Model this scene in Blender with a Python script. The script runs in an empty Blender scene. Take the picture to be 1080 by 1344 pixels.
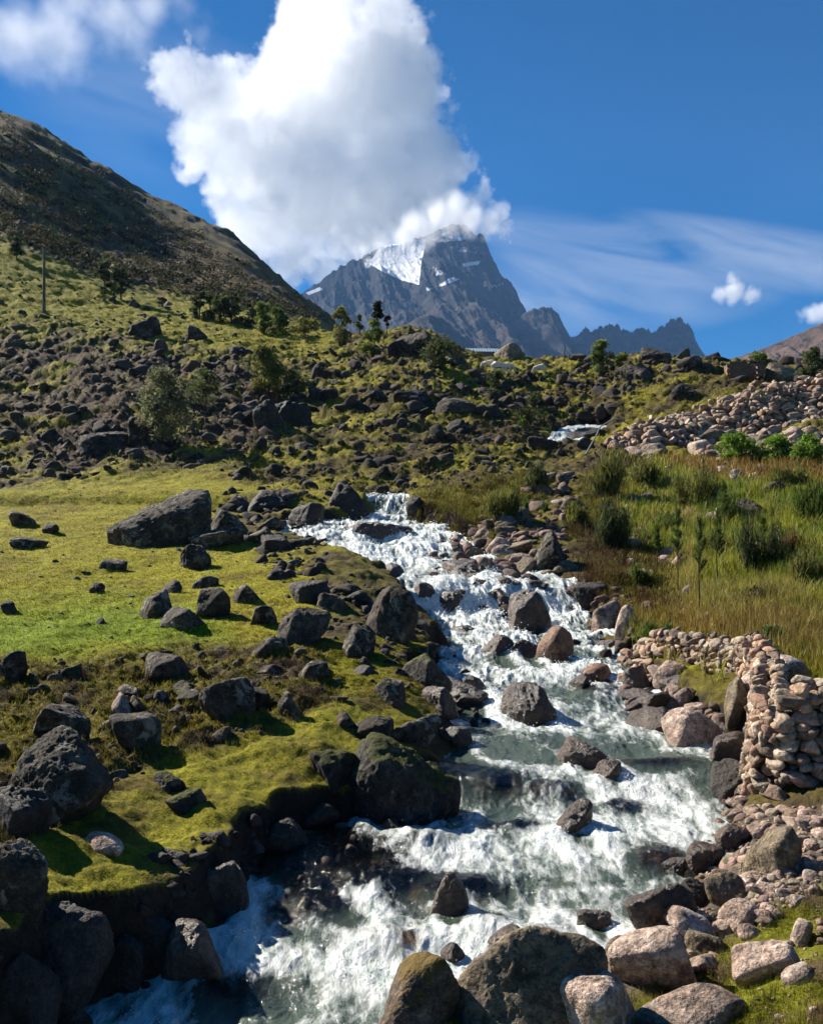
import bpy, bmesh, math, random
import numpy as np
from math import radians as R
from mathutils import Vector

# ---------------------------------------------------------------- camera, sky, sun, exposure
sc = bpy.context.scene
COL = sc.collection
F = 1250.0                       # focal length in photo pixels, photo 1080 x 1344, level camera
CU, CV = 540.0, 672.0
SUN_EL, SUN_AZ = 35.0, -55.0     # azimuth from +Y (view direction) towards +X
cam = bpy.data.cameras.new('camera')
camo = bpy.data.objects.new('camera', cam)
COL.objects.link(camo)
camo.rotation_euler = (R(90), 0, 0)
cam.sensor_fit = 'VERTICAL'
cam.sensor_height = 36
cam.lens = 36 * F / 1344
cam.clip_start = .1
cam.clip_end = 40000
sc.camera = camo

wd = bpy.data.worlds.new('World')
sc.world = wd
wd.use_nodes = True


def build_world():
    nt = wd.node_tree
    N, L = nt.nodes.new, nt.links.new
    bg = nt.nodes['Background']
    sky = N('ShaderNodeTexSky')
    sky.sky_type = 'NISHITA'
    sky.sun_disc = False
    sky.sun_elevation = R(SUN_EL)
    sky.sun_rotation = R(SUN_AZ)
    sky.altitude = 3800
    sky.dust_density = .2
    sky.air_density = 1.0
    sky.ozone_density = 3.0
    hs = N('ShaderNodeHueSaturation')
    hs.inputs['Saturation'].default_value = 1.4
    hs.inputs['Value'].default_value = 1.0
    L(sky.outputs[0], hs.inputs['Color'])
    # thin high cloud: streaky noise in sky direction, in a band right of the peak and upper left
    tc = N('ShaderNodeTexCoord')
    sep = N('ShaderNodeSeparateXYZ')
    L(tc.outputs['Generated'], sep.inputs[0])

    def m(op, a, b=None, c=None, clamp=False):
        n = N('ShaderNodeMath')
        n.operation = op
        n.use_clamp = clamp
        for i, x in enumerate((a, b, c)):
            if x is None:
                continue
            if isinstance(x, (int, float)):
                n.inputs[i].default_value = x
            else:
                L(x, n.inputs[i])
        return n.outputs[0]
    yy = m('MAXIMUM', sep.outputs['Y'], .05)
    sx = m('DIVIDE', sep.outputs['X'], yy)       # tangent-plane direction coordinates
    sz = m('DIVIDE', sep.outputs['Z'], yy)
    cmb = N('ShaderNodeCombineXYZ')
    L(m('ADD', sx, m('MULTIPLY', sz, .5)), cmb.inputs[0])
    L(m('ADD', m('MULTIPLY', sz, 4.0), m('MULTIPLY', sx, .9)), cmb.inputs[1])
    nz = N('ShaderNodeTexNoise')
    nz.inputs['Scale'].default_value = 4.5
    nz.inputs['Detail'].default_value = 9
    nz.inputs['Roughness'].default_value = .52
    nz.inputs['Distortion'].default_value = .5
    L(cmb.outputs[0], nz.inputs['Vector'])

    def blob(cx, cz, rx, rz, slope=0.0):
        a = m('DIVIDE', m('SUBTRACT', sx, cx), rx)
        b = m('DIVIDE', m('SUBTRACT', m('SUBTRACT', sz, cz), m('MULTIPLY', m('SUBTRACT', sx, cx), slope)), rz)
        q = m('ADD', m('MULTIPLY', a, a), m('MULTIPLY', b, b))
        return m('SUBTRACT', 1.0, q, clamp=True)
    band = m('MULTIPLY', blob(.29, .275, .27, .042, -.10), .55)
    band = m('MAXIMUM', band, m('MULTIPLY', blob(.18, .235, .24, .06, .05), .45))
    band = m('MAXIMUM', band, m('MULTIPLY', blob(-.24, .42, .20, .10, -.3), .16))
    dens = m('MULTIPLY', band, m('MULTIPLY_ADD', nz.outputs['Fac'], 3.2, -1.0, clamp=True))
    mix = N('ShaderNodeMixRGB')
    L(dens, mix.inputs[0])
    L(hs.outputs[0], mix.inputs[1])
    mix.inputs[2].default_value = (7.5, 7.9, 8.6, 1)
    L(mix.outputs[0], bg.inputs[0])
    bg.inputs[1].default_value = .046


build_world()
sund = Vector((math.sin(R(SUN_AZ)) * math.cos(R(SUN_EL)), math.cos(R(SUN_AZ)) * math.cos(R(SUN_EL)), math.sin(R(SUN_EL))))
sl = bpy.data.lights.new('sun', 'SUN')
sl.energy = 5.0
sl.angle = R(.5)
sl.color = (1, .93, .82)
so = bpy.data.objects.new('sun', sl)
COL.objects.link(so)
so.rotation_euler = sund.to_track_quat('Z', 'Y').to_euler()
sc.view_settings.view_transform = 'Standard'
sc.view_settings.look = 'None'
sc.view_settings.gamma = 1
sc.view_settings.exposure = 1.28
sc.render.film_transparent = False
cy = sc.cycles
cy.use_denoising = True
cy.max_bounces = 16
cy.diffuse_bounces = 2
cy.glossy_bounces = 2
cy.transmission_bounces = 4
cy.transparent_max_bounces = 12
cy.volume_bounces = 14
cy.volume_step_rate = 3.0
cy.use_adaptive_sampling = True
cy.adaptive_threshold = .03
cy.sample_clamp_indirect = 6

rng = np.random.default_rng(7)
random.seed(7)

# ---------------------------------------------------------------- noise


def _hash(ix, iy, iz, seed):
    h = (ix.astype(np.uint32) * np.uint32(374761393) + iy.astype(np.uint32) * np.uint32(668265263)
         + iz.astype(np.uint32) * np.uint32(2246822519) + np.uint32((seed * 3266489917 + 12345) & 0xffffffff))
    h = (h ^ (h >> np.uint32(13))) * np.uint32(1274126177)
    h = (h ^ (h >> np.uint32(16))) * np.uint32(2654435761)
    return h ^ (h >> np.uint32(15))


def pn(x, y, z=None, seed=0):
    """gradient noise, about -1..1"""
    x = np.asarray(x, np.float64)
    y = np.asarray(y, np.float64)
    z = np.zeros_like(x) + (.37 if z is None else z)
    fx, fy, fz = np.floor(x), np.floor(y), np.floor(z)
    ix, iy, iz = fx.astype(np.int64), fy.astype(np.int64), fz.astype(np.int64)
    dx, dy, dz = x - fx, y - fy, z - fz
    ux, uy, uz = (d * d * d * (d * (d * 6 - 15) + 10) for d in (dx, dy, dz))
    out = 0
    for a in (0, 1):
        for b in (0, 1):
            for c in (0, 1):
                h = _hash(ix + a, iy + b, iz + c, seed)
                gx = (h & np.uint32(1023)).astype(np.float64) / 511.5 - 1
                gy = ((h >> np.uint32(10)) & np.uint32(1023)).astype(np.float64) / 511.5 - 1
                gz = ((h >> np.uint32(20)) & np.uint32(1023)).astype(np.float64) / 511.5 - 1
                w = (ux if a else 1 - ux) * (uy if b else 1 - uy) * (uz if c else 1 - uz)
                out = out + w * (gx * (dx - a) + gy * (dy - b) + gz * (dz - c))
    return out * 1.35


def fbm(x, y, z=None, o=4, seed=0, gain=.5, lac=2.03):
    s, a, f, t = 0, 1.0, 1.0, 0
    for i in range(o):
        s = s + a * pn(x * f, y * f, None if z is None else z * f, seed + i * 17)
        t += a
        a *= gain
        f *= lac
    return s / t


def ridged(x, y, z=None, o=4, seed=0, gain=.5, lac=2.1):
    s, a, f, t = 0, 1.0, 1.0, 0
    for i in range(o):
        s = s + a * (1 - np.abs(pn(x * f, y * f, None if z is None else z * f, seed + i * 13)) * 1.6)
        t += a
        a *= gain
        f *= lac
    return s / t


def sstep(a, b, x):
    t = np.clip((x - a) / (b - a), 0, 1)
    return t * t * (3 - 2 * t)


def pchip(xs, ys, x):
    xs = np.asarray(xs, float)
    ys = np.asarray(ys, float)
    h = np.diff(xs)
    d = np.diff(ys) / h
    mm = np.zeros_like(ys)
    mm[0], mm[-1] = d[0], d[-1]
    for i in range(1, len(xs) - 1):
        if d[i - 1] * d[i] > 0:
            w1, w2 = 2 * h[i] + h[i - 1], h[i] + 2 * h[i - 1]
            mm[i] = (w1 + w2) / (w1 / d[i - 1] + w2 / d[i])
    i = np.clip(np.searchsorted(xs, x) - 1, 0, len(xs) - 2)
    t = np.clip((x - xs[i]) / h[i], 0, 1)
    t2, t3 = t * t, t * t * t
    return ((2 * t3 - 3 * t2 + 1) * ys[i] + (t3 - 2 * t2 + t) * h[i] * mm[i] + (-2 * t3 + 3 * t2) * ys[i + 1] + (t3 - t2) * h[i] * mm[i + 1])


def poly_in(pts, u, v, feather):
    """soft membership (0..1) of map points in a polygon"""
    p = np.asarray(pts, float)
    ins = np.zeros(np.shape(u), bool)
    dist = np.full(np.shape(u), 1e9)
    n = len(p)
    for i in range(n):
        x1, y1 = p[i]
        x2, y2 = p[(i + 1) % n]
        c = (y1 > v) != (y2 > v)
        ins ^= c & (u < (x2 - x1) * (v - y1) / (y2 - y1 + 1e-12) + x1)
        ex, ey = x2 - x1, y2 - y1
        t = np.clip(((u - x1) * ex + (v - y1) * ey) / (ex * ex + ey * ey + 1e-9), 0, 1)
        dist = np.minimum(dist, np.hypot(u - x1 - t * ex, v - y1 - t * ey))
    s = np.where(ins, dist, -dist)
    return sstep(-feather, feather, s)

# ---------------------------------------------------------------- mesh and material helpers


def mesh_np(name, verts, faces, smooth=True, attr=None):
    """faces: int array (n,k) or list of such arrays"""
    me = bpy.data.meshes.new(name)
    if not isinstance(faces, (list, tuple)):
        faces = [faces]
    faces = [np.asarray(f, np.int32) for f in faces if len(f)]
    verts = np.asarray(verts, np.float32)
    me.vertices.add(len(verts))
    me.vertices.foreach_set('co', verts.ravel())
    loops = np.concatenate([f.ravel() for f in faces])
    tot = np.concatenate([np.full(len(f), f.shape[1], np.int32) for f in faces])
    me.loops.add(len(loops))
    me.loops.foreach_set('vertex_index', loops)
    me.polygons.add(len(tot))
    st = np.concatenate([[0], np.cumsum(tot)[:-1]]).astype(np.int32)
    me.polygons.foreach_set('loop_start', st)
    try:
        me.polygons.foreach_set('loop_total', tot)
    except Exception:
        pass
    me.polygons.foreach_set('use_smooth', np.full(len(tot), smooth, bool))
    if attr:
        for k, a in attr.items():
            a = np.asarray(a, np.float32)
            if a.ndim == 2:
                if a.shape[1] == 3:
                    a = np.concatenate([a, np.ones((len(a), 1), np.float32)], 1)
                at = me.attributes.new(k, 'FLOAT_COLOR', 'POINT')
                at.data.foreach_set('color', a.ravel())
            else:
                at = me.attributes.new(k, 'FLOAT', 'POINT')
                at.data.foreach_set('value', a)
    me.update(calc_edges=True)
    me.validate()
    return me


def link(name, me, mat=None, parent=None, loc=None, label=None, cat=None, group=None, kind=None):
    o = bpy.data.objects.new(name, me)
    COL.objects.link(o)
    if mat and me is not None and not me.materials:
        me.materials.append(mat)
    if parent:
        o.parent = parent
    if loc is not None:
        o.location = loc
    for k, x in (('label', label), ('category', cat), ('group', group), ('kind', kind)):
        if x:
            o[k] = x
    return o


def empty(name, loc, label, cat, group=None, rz=0):
    o = link(name, None, loc=loc, label=label, cat=cat, group=group)
    o.rotation_euler = (0, 0, rz)
    return o


class NB:
    """small node-building helper"""

    def __init__(s, name):
        s.m = bpy.data.materials.new(name)
        s.m.use_nodes = True
        s.t = s.m.node_tree
        s.b = s.t.nodes['Principled BSDF']
        s.out = s.t.nodes['Material Output']

    def n(s, k, **kw):
        x = s.t.nodes.new(k)
        for a, b in kw.items():
            setattr(x, a, b)
        return x

    def l(s, a, b):
        s.t.links.new(a, b)

    def put(s, sock, x):
        if isinstance(x, (int, float)):
            sock.default_value = x
        elif isinstance(x, tuple):
            sock.default_value = x if len(x) == 4 else (*x, 1)
        else:
            s.l(x, sock)

    def math(s, op, a, b=None, c=None, clamp=False):
        x = s.n('ShaderNodeMath', operation=op, use_clamp=clamp)
        for i, q in enumerate((a, b, c)):
            if q is not None:
                s.put(x.inputs[i], q)
        return x.outputs[0]

    def noise(s, scale, detail=4, rough=.55, vec=None, dist=0):
        x = s.n('ShaderNodeTexNoise')
        x.inputs['Scale'].default_value = scale
        x.inputs['Detail'].default_value = detail
        x.inputs['Roughness'].default_value = rough
        x.inputs['Distortion'].default_value = dist
        if vec is not None:
            s.l(vec, x.inputs['Vector'])
        return x.outputs['Fac']

    def ramp(s, fac, stops):
        x = s.n('ShaderNodeValToRGB')
        e = x.color_ramp.elements
        while len(e) < len(stops):
            e.new(.5)
        for i, (p, c) in enumerate(stops):
            e[i].position = p
            e[i].color = (c, c, c, 1) if isinstance(c, (int, float)) else (*c, 1)
        s.l(fac, x.inputs[0])
        return x.outputs[0]

    def mix(s, f, a, b, mode='MIX'):
        x = s.n('ShaderNodeMixRGB', blend_type=mode)
        s.put(x.inputs[0], f)
        s.put(x.inputs[1], a)
        s.put(x.inputs[2], b)
        return x.outputs[0]

    def attr(s, name):
        return s.n('ShaderNodeAttribute', attribute_name=name)

    def pos(s):
        return s.n('ShaderNodeNewGeometry').outputs['Position']

    def bump(s, h, strength, dist, normal=None):
        x = s.n('ShaderNodeBump')
        x.inputs['Strength'].default_value = strength
        x.inputs['Distance'].default_value = dist
        s.l(h, x.inputs['Height'])
        if normal is not None:
            s.l(normal, x.inputs['Normal'])
        return x.outputs[0]


def mat_ground():
    s = NB('turf_and_earth')
    p = s.pos()
    c = s.attr('Col').outputs['Color']
    f1 = s.noise(9, 6, .65, p)
    f2 = s.noise(60, 4, .7, p)
    f3 = s.noise(.9, 5, .6, p)
    v = s.math('MULTIPLY', s.ramp(f1, [(.3, .55), (.7, 1.4)]), s.ramp(f2, [(.3, .6), (.7, 1.35)]))
    v = s.math('MULTIPLY', v, s.ramp(f3, [(.3, .75), (.7, 1.2)]))
    c = s.mix(1, c, v, 'MULTIPLY')
    s.l(c, s.b.inputs['Base Color'])
    s.b.inputs['Roughness'].default_value = .95
    s.b.inputs['Specular IOR Level'].default_value = .15
    h = s.math('ADD', s.math('MULTIPLY', f1, .05), s.math('MULTIPLY', f2, .012))
    s.l(s.bump(h, .9, 1.0), s.b.inputs['Normal'])
    return s.m


def mat_rock(name, dark, mid, light, lich=None, lamt=.5, gloss=.85, sc_=1.0, moss=None, spec=.3, stain=None):
    s = NB(name)
    p = s.pos()
    oi = s.n('ShaderNodeObjectInfo')
    off = s.n('ShaderNodeVectorMath', operation='MULTIPLY_ADD')
    s.l(oi.outputs['Random'], off.inputs[0])
    off.inputs[1].default_value = (37, 11, 23)
    s.l(p, off.inputs[2])
    p = off.outputs[0]
    n1 = s.noise(3.2 * sc_, 7, .62, p, .3)
    n2 = s.noise(14 * sc_, 6, .66, p)
    n3 = s.noise(52 * sc_, 3, .7, p)
    c = s.ramp(n1, [(.28, dark), (.5, mid), (.74, light)])
    c = s.mix(1, c, s.ramp(n2, [(.34, .35), (.66, 1.65)]), 'MULTIPLY')
    c = s.mix(1, c, s.ramp(n3, [(.34, .5), (.66, 1.5)]), 'MULTIPLY')
    if lich:
        n4 = s.noise(7.5 * sc_, 8, .72, p, .6)
        lf = s.ramp(n4, [(.56 - .1 * lamt, 0.0), (.62 - .1 * lamt, 1.0)])
        lf = s.math('MULTIPLY', lf, s.ramp(s.noise(2 * sc_, 3, .5, p), [(.42, .1), (.6, .85)]))
        c = s.mix(lf, c, lich)
    if stain:
        n6 = s.noise(4.6 * sc_, 6, .6, p, .8)
        c = s.mix(s.ramp(n6, [(.5, 0.0), (.66, .8)]), c, stain)
    if moss:
        g = s.n('ShaderNodeNewGeometry')
        sp = s.n('ShaderNodeSeparateXYZ')
        s.l(g.outputs['Normal'], sp.inputs[0])
        n5 = s.noise(4 * sc_, 6, .65, p)
        mf = s.math('ADD', sp.outputs['Z'], s.math('MULTIPLY', n5, 1.6))
        mf = s.ramp(s.math('MULTIPLY', mf, .5), [(moss[1], 0.0), (moss[1] + .07, 1.0)])
        c = s.mix(mf, c, s.mix(n2, tuple(q * .4 for q in moss[0]), tuple(q * 1.5 for q in moss[0])))
    rv = s.math('MULTIPLY_ADD', oi.outputs['Random'], .5, .75)
    c = s.mix(1, c, rv, 'MULTIPLY')
    s.l(c, s.b.inputs['Base Color'])
    s.put(s.b.inputs['Roughness'], s.math('MULTIPLY_ADD', n2, .3, gloss - .2, clamp=True))
    s.b.inputs['Specular IOR Level'].default_value = spec
    h = s.math('ADD', s.math('MULTIPLY', n2, .05 / sc_), s.math('MULTIPLY', n3, .016 / sc_))
    h = s.math('ADD', h, s.math('MULTIPLY', n1, .08 / sc_))
    s.l(s.bump(h, .85, 1.0), s.b.inputs['Normal'])
    return s.m


def mat_col(name, rough=.9, spec=.2, trans=0.0, scale=20, amp=.5):
    """per-piece colour from the mesh, varied by noise"""
    s = NB(name)
    c = s.attr('Col').outputs['Color']
    n = s.noise(scale, 4, .65, s.pos())
    c = s.mix(1, c, s.ramp(n, [(.3, 1 - amp), (.7, 1 + amp)]), 'MULTIPLY')
    s.l(c, s.b.inputs['Base Color'])
    s.b.inputs['Roughness'].default_value = rough
    s.b.inputs['Specular IOR Level'].default_value = spec
    if trans:
        tr = s.n('ShaderNodeBsdfTranslucent')
        s.l(c, tr.inputs['Color'])
        mx = s.n('ShaderNodeMixShader')
        mx.inputs[0].default_value = trans
        s.l(s.b.outputs[0], mx.inputs[1])
        s.l(tr.outputs[0], mx.inputs[2])
        s.l(mx.outputs[0], s.out.inputs['Surface'])
    else:
        s.l(s.bump(n, .6, .06), s.b.inputs['Normal'])
    return s.m


M_GROUND = mat_ground()
# dark volcanic rock with pale lichen (left bank), wet stream rock, pink granite (right bank), front rock, far rock
MR = {
    'L': mat_rock('lichen_grey_rock', (.012, .009, .006), (.040, .030, .020), (.098, .078, .056), (.25, .23, .18), .5, .9),
    'W': mat_rock('wet_brown_rock', (.014, .009, .006), (.052, .032, .020), (.11, .072, .046), None, 0, .42, spec=.55),
    'P': mat_rock('pink_granite_rock', (.13, .085, .063), (.30, .215, .165), (.46, .36, .295), (.48, .45, .4), .25, .85),
    'B': mat_rock('reddish_tan_rock', (.07, .034, .018), (.18, .09, .05), (.28, .16, .09), None, 0, .6, spec=.4),
    'T': mat_rock('olive_brown_rock', (.045, .033, .019), (.145, .108, .066), (.26, .205, .13), (.2, .17, .12), .4, .8),
    'M': mat_rock('mossy_dark_rock', (.012, .01, .009), (.035, .03, .026), (.075, .065, .055), (.16, .16, .14), .3, .9, moss=((.06, .065, .008), .66)),
    'O': mat_rock('orange_moss_rock', (.03, .02, .014), (.085, .058, .04), (.15, .11, .08), None, 0, .8, moss=((.10, .062, .008), .72)),
    'D': mat_rock('dark_bank_rock', (.010, .008, .007), (.028, .021, .017), (.055, .042, .034), None, 0, .75, spec=.4),
    'F': mat_rock('hillside_rock', (.010, .0075, .0055), (.034, .025, .018), (.082, .063, .046), (.2, .18, .15), .35, .9, sc_=.5),
}

# ---------------------------------------------------------------- terrain: height table (forward distance, height) by photo column
TAB = {
    -420: [(4.2, -2.3), (6, -2.1), (9, -1.9), (13, -1.6), (17, -1.1), (22, -.5), (28, .3), (36, 1.4), (42, 2.6), (50, 6), (60, 10), (75, 16), (95, 27), (112, 38), (150, 62), (200, 95), (250, 122), (300, 138), (400, 140), (700, 90), (1500, 20), (6000, -3)],
    0: [(4.2, -2.4), (5, -2.3), (6, -2.17), (7.5, -2.1), (9, -2.0), (11, -1.85), (13, -1.70), (17, -1.3), (22, -.7), (28, 0), (36, 1.0), (42, 2.0), (50, 4.7), (60, 8), (75, 13.5), (95, 22), (112, 31), (150, 51), (200, 80), (250, 105), (300, 116), (400, 110), (700, 60), (1500, 10), (6000, -3)],
    200: [(4.2, -2.45), (5.5, -2.42), (6.5, -2.38), (8, -2.25), (9.5, -2.1), (11.5, -1.95), (14, -1.7), (17, -1.4), (22, -.75), (28, 0), (34, .8), (40, 2), (50, 5.2), (60, 8.6), (75, 13.2), (95, 19.5), (120, 28), (135, 33.5), (180, 52), (230, 74), (270, 88.5), (320, 94), (400, 85), (700, 40), (1500, 5), (6000, -3)],
    320: [(4.2, -2.5), (6, -2.45), (7, -2.4), (8, -2.3), (9.2, -2.17), (10.5, -2.05), (12, -1.95), (14, -1.7), (17, -1.35), (21, -.85), (25, -.4), (29, 0), (34, .85), (40, 2.1), (50, 5.1), (60, 8.3), (75, 12.8), (95, 18.7), (120, 26), (150, 36), (200, 54), (250, 70), (300, 79), (400, 70), (700, 30), (1500, 2), (6000, -3)],
    400: [(4.2, -2.6), (6, -2.55), (8, -2.35), (9, -2.2), (10, -2.1), (12, -1.95), (14, -1.7), (17, -1.3), (21, -.85), (25, -.4), (29, 0), (34, .9), (40, 2.2), (50, 5), (60, 8), (75, 12.5), (95, 17.8), (120, 24), (150, 31), (200, 43), (250, 54), (300, 66), (400, 58), (700, 20), (1500, 0), (6000, -3)],
    440: [(4.2, -2.6), (6, -2.6), (8, -2.5), (9, -2.28), (10, -2.1), (12, -1.95), (14, -1.7), (17, -1.3), (21, -.85), (25, -.4), (29, .1), (34, 1.0), (40, 2.3), (50, 5.1), (60, 8.1), (75, 12.5), (95, 17.6), (105, 19.6), (120, 22), (150, 27), (200, 36), (250, 46), (300, 60), (340, 60), (400, 45), (700, 10), (1500, 0), (6000, -3)],
    540: [(4.2, -2.6), (8, -2.5), (10, -2.3), (12, -2.05), (15, -1.8), (20, -1.2), (25, -.2), (29, .2), (32, .6), (36, 1.4), (42, 3), (50, 5.5), (60, 8.6), (75, 13), (90, 17.2), (100, 18.4), (115, 17.5), (150, 15), (200, 13), (400, 8), (1500, 0), (6000, -3)],
    650: [(4.2, -2.7), (10, -2.6), (14, -2.3), (18, -1.85), (21, -1.05), (24, -.35), (28, .4), (32, 1.05), (36, 1.75), (42, 3), (50, 5), (60, 7.6), (72, 10.5), (85, 13.4), (95, 14.8), (115, 14.2), (150, 12), (200, 10), (400, 6), (1500, 0), (6000, -3)],
    740: [(4.2, -2.7), (12, -2.5), (16, -2.1), (19, -1.55), (21, -1.0), (24, -.35), (30, .78), (40, 2.4), (46, 3.4), (56, 5.9), (72, 9.9), (88, 14), (96, 14.6), (120, 13.5), (150, 11), (200, 10), (400, 6), (1500, 0), (6000, -3)],
    850: [(4.2, -2.7), (5, -2.75), (8, -2.6), (11, -2.5), (13.5, -2.1), (16, -1.9), (20, -1.4), (24, -.54), (30, .77), (40, 2.6), (46, 4.0), (52, 5.9), (65, 8.9), (85, 13.9), (92, 14.4), (120, 13), (150, 11), (200, 10), (400, 6), (1500, 0), (6000, -3)],
    930: [(4.2, -2.7), (5.2, -2.7), (8, -2.6), (9.5, -2.52), (11, -2.35), (12.5, -2.05), (15, -1.7), (19, -1.1), (26, .3), (34, 1.8), (42, 3.3), (48, 5.5), (62, 8.8), (80, 12.5), (92, 13.4), (120, 12), (200, 9), (400, 6), (1500, 0), (6000, -3)],
    1000: [(4.2, -2.58), (5.2, -2.6), (6, -2.53), (7.2, -2.5), (8.2, -2.5), (9.5, -2.3), (11, -2.0), (12, -1.88), (15, -1.5), (20, -.77), (27, .7), (34, 2.0), (42, 3.8), (48, 5.8), (60, 8.3), (78, 12), (90, 13), (120, 12), (200, 9), (400, 6), (1500, 0), (6000, -3)],
    1080: [(4.2, -2.42), (5, -2.5), (6.3, -2.4), (7.5, -2.4), (8.3, -2.2), (9.5, -2.0), (11, -1.83), (16, -1.1), (25, .44), (36, 2.65), (45, 5.1), (58, 8), (75, 11.8), (90, 13), (120, 12), (200, 9), (400, 6), (1500, 0), (6000, -3)],
    1500: [(4.2, -2.0), (6, -1.9), (8, -1.8), (11, -1.5), (16, -.8), (25, .8), (36, 3), (45, 5.4), (58, 8.4), (75, 12.2), (90, 14), (120, 13), (200, 9), (400, 6), (1500, 0), (6000, -3)],
}
NU, NT = 860, 1000
US = np.linspace(-420, 1500, NU)
T0, T1 = math.log(4.2), math.log(140)
TS = np.concatenate([np.linspace(T0, T1, NT - 150), np.linspace(T1, math.log(2880), 151)[1:]])
YS = np.exp(TS)
cols = sorted(TAB)
vc = np.array([pchip(np.log([a for a, b in TAB[c]]), [CV - F * b / a for a, b in TAB[c]], TS) for c in cols])   # (ncol, NT)
VB = np.empty((NT, NU))
for j in range(NT):
    VB[j] = pchip(cols, vc[:, j], US)
k = np.hanning(31)
k /= k.sum()
pad = np.pad(VB, ((0, 0), (15, 15)), mode='edge')
VB = np.array([np.convolve(r, k, mode='valid') for r in pad])
YG = np.repeat(YS[:, None], NU, 1)
UG = np.repeat(US[None], NT, 0)
XG = (UG - CU) / F * YG
ZB = (CV - VB) / F * YG

# stream: water height and its two edges by forward distance
WZ = [(3.6, -3.05), (5.0, -2.95), (5.7, -2.90), (6.2, -2.83), (6.6, -2.81), (7.2, -2.75), (7.6, -2.735), (8.0, -2.69), (8.8, -2.67), (9.2, -2.58), (10.2, -2.545), (11.5, -2.52), (12.2, -2.45), (13.5, -2.41), (14.3, -2.31), (16, -2.25), (17.5, -2.18), (18.5, -2.13), (18.9, -1.98), (19.2, -1.62), (19.5, -1.47), (20, -1.38), (21, -1.2), (22, -1.02), (22.6, -.86), (24, -.72), (24.8, -.52), (27, -.37), (28.5, -.26), (29.2, -.12), (29.9, .3), (30.5, .48), (33, .62)]
WE = [(3.6, -250, 470), (4.5, -60, 490), (5.2, 40, 520), (5.6, 110, 620), (5.9, 215, 800), (6.3, 275, 840), (6.8, 315, 870), (7.4, 335, 910), (8, 390, 945), (8.6, 515, 958), (9.5, 590, 965), (10.5, 603, 955), (11.3, 600, 905), (12, 590, 870), (13, 550, 840), (14, 575, 830), (16, 590, 800), (18, 547, 780), (19, 543, 760), (19.6, 520, 735), (20, 500, 715), (21, 465, 670), (22, 445, 640), (24, 392, 600), (25.5, 372, 585), (27, 366, 562), (28, 380, 537), (28.8, 455, 532), (29.5, 484, 530), (31, 490, 525), (33, 497, 520)]
UPZ = [(44, 3.05), (46, 3.4), (47, 3.55), (48, 3.95), (50, 4.4), (54, 4.9)]
UPE = [(44, 715, 745), (46, 726, 762), (48, 735, 768), (50, 748, 785), (54, 765, 795)]


def wz(Y):
    return np.interp(Y, [a for a, b in WZ], [b for a, b in WZ])


def wedge(tab, Y):
    ys = [a[0] for a in tab]
    return np.interp(Y, ys, [a[1] for a in tab]), np.interp(Y, ys, [a[2] for a in tab])


def shore(tab, X, Y):
    uL, uR = wedge(tab, Y)
    n = (.26 * fbm(X * 1.3, Y * .9, o=3, seed=41) + .13 * fbm(X * 4.5, Y * 3.5, o=3, seed=42)) * np.clip(Y / 10, .6, 2.0)
    return np.maximum((uL - CU) / F * Y - X, X - (uR - CU) / F * Y) + n      # >0 outside, metres


# ground-cover zones (drawn in plan as seen from the viewpoint)
Z_MEADOW = [(-430, 640), (0, 648), (120, 628), (290, 612), (340, 640), (260, 720), (400, 735), (440, 800), (390, 850), (240, 850), (120, 868), (-430, 880)]
Z_FRESH = [(-430, 780), (0, 788), (120, 780), (270, 800), (300, 845), (110, 868), (-430, 870)]
Z_LEDGE = [(330, 965), (440, 925), (570, 925), (520, 1000), (530, 1085), (400, 1085), (320, 1065), (220, 1130), (180, 1180), (-60, 1190), (60, 1100), (170, 1015)]
Z_LEDGE2 = [(430, 850), (500, 825), (600, 850), (600, 880), (520, 930), (430, 905)]
Z_TUSS = [(-430, 875), (120, 868), (240, 850), (420, 850), (450, 920), (330, 965), (170, 1010), (60, 1090), (-430, 1200)]
Z_FIELD = [(-430, 300), (0, 312), (150, 375), (300, 402), (440, 428), (440, 470), (320, 470), (190, 440), (90, 425), (-430, 395)]
Z_SCREE = [(-430, 440), (100, 445), (330, 480), (400, 560), (300, 612), (-430, 645)]
Z_HILL = [(-430, -300), (700, -300), (470, 440), (430, 428), (300, 398), (150, 368), (0, 305), (-430, 290)]
Z_MID = [(330, 470), (560, 430), (760, 470), (800, 500), (740, 600), (560, 655), (380, 660), (300, 620)]
Z_SHEEP = [(560, 470), (640, 478), (740, 490), (720, 510), (640, 500), (690, 560), (600, 530)]
Z_SPUR = [(520, 690), (560, 650), (700, 620), (730, 640), (640, 700), (580, 730)]
Z_RBANK = [(740, 780), (760, 640), (800, 590), (930, 600), (1080, 590), (1550, 590), (1550, 960), (1080, 920), (1000, 870), (850, 850)]
Z_RED = [(850, 596), (1100, 604), (1550, 604), (1550, 650), (1080, 640), (930, 628)]
Z_RED2 = [(700, 760), (800, 770), (950, 820), (1090, 800), (1090, 900), (1000, 870), (850, 840)]
Z_FRONT = [(800, 1344), (880, 1270), (960, 1225), (1080, 1130), (1550, 1100), (1550, 1500), (780, 1500)]
Z_COBBLE = [(820, 1260), (930, 1130), (990, 1070), (1100, 1080), (1100, 1150), (960, 1220), (880, 1270), (800, 1344), (740, 1344)]

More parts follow.
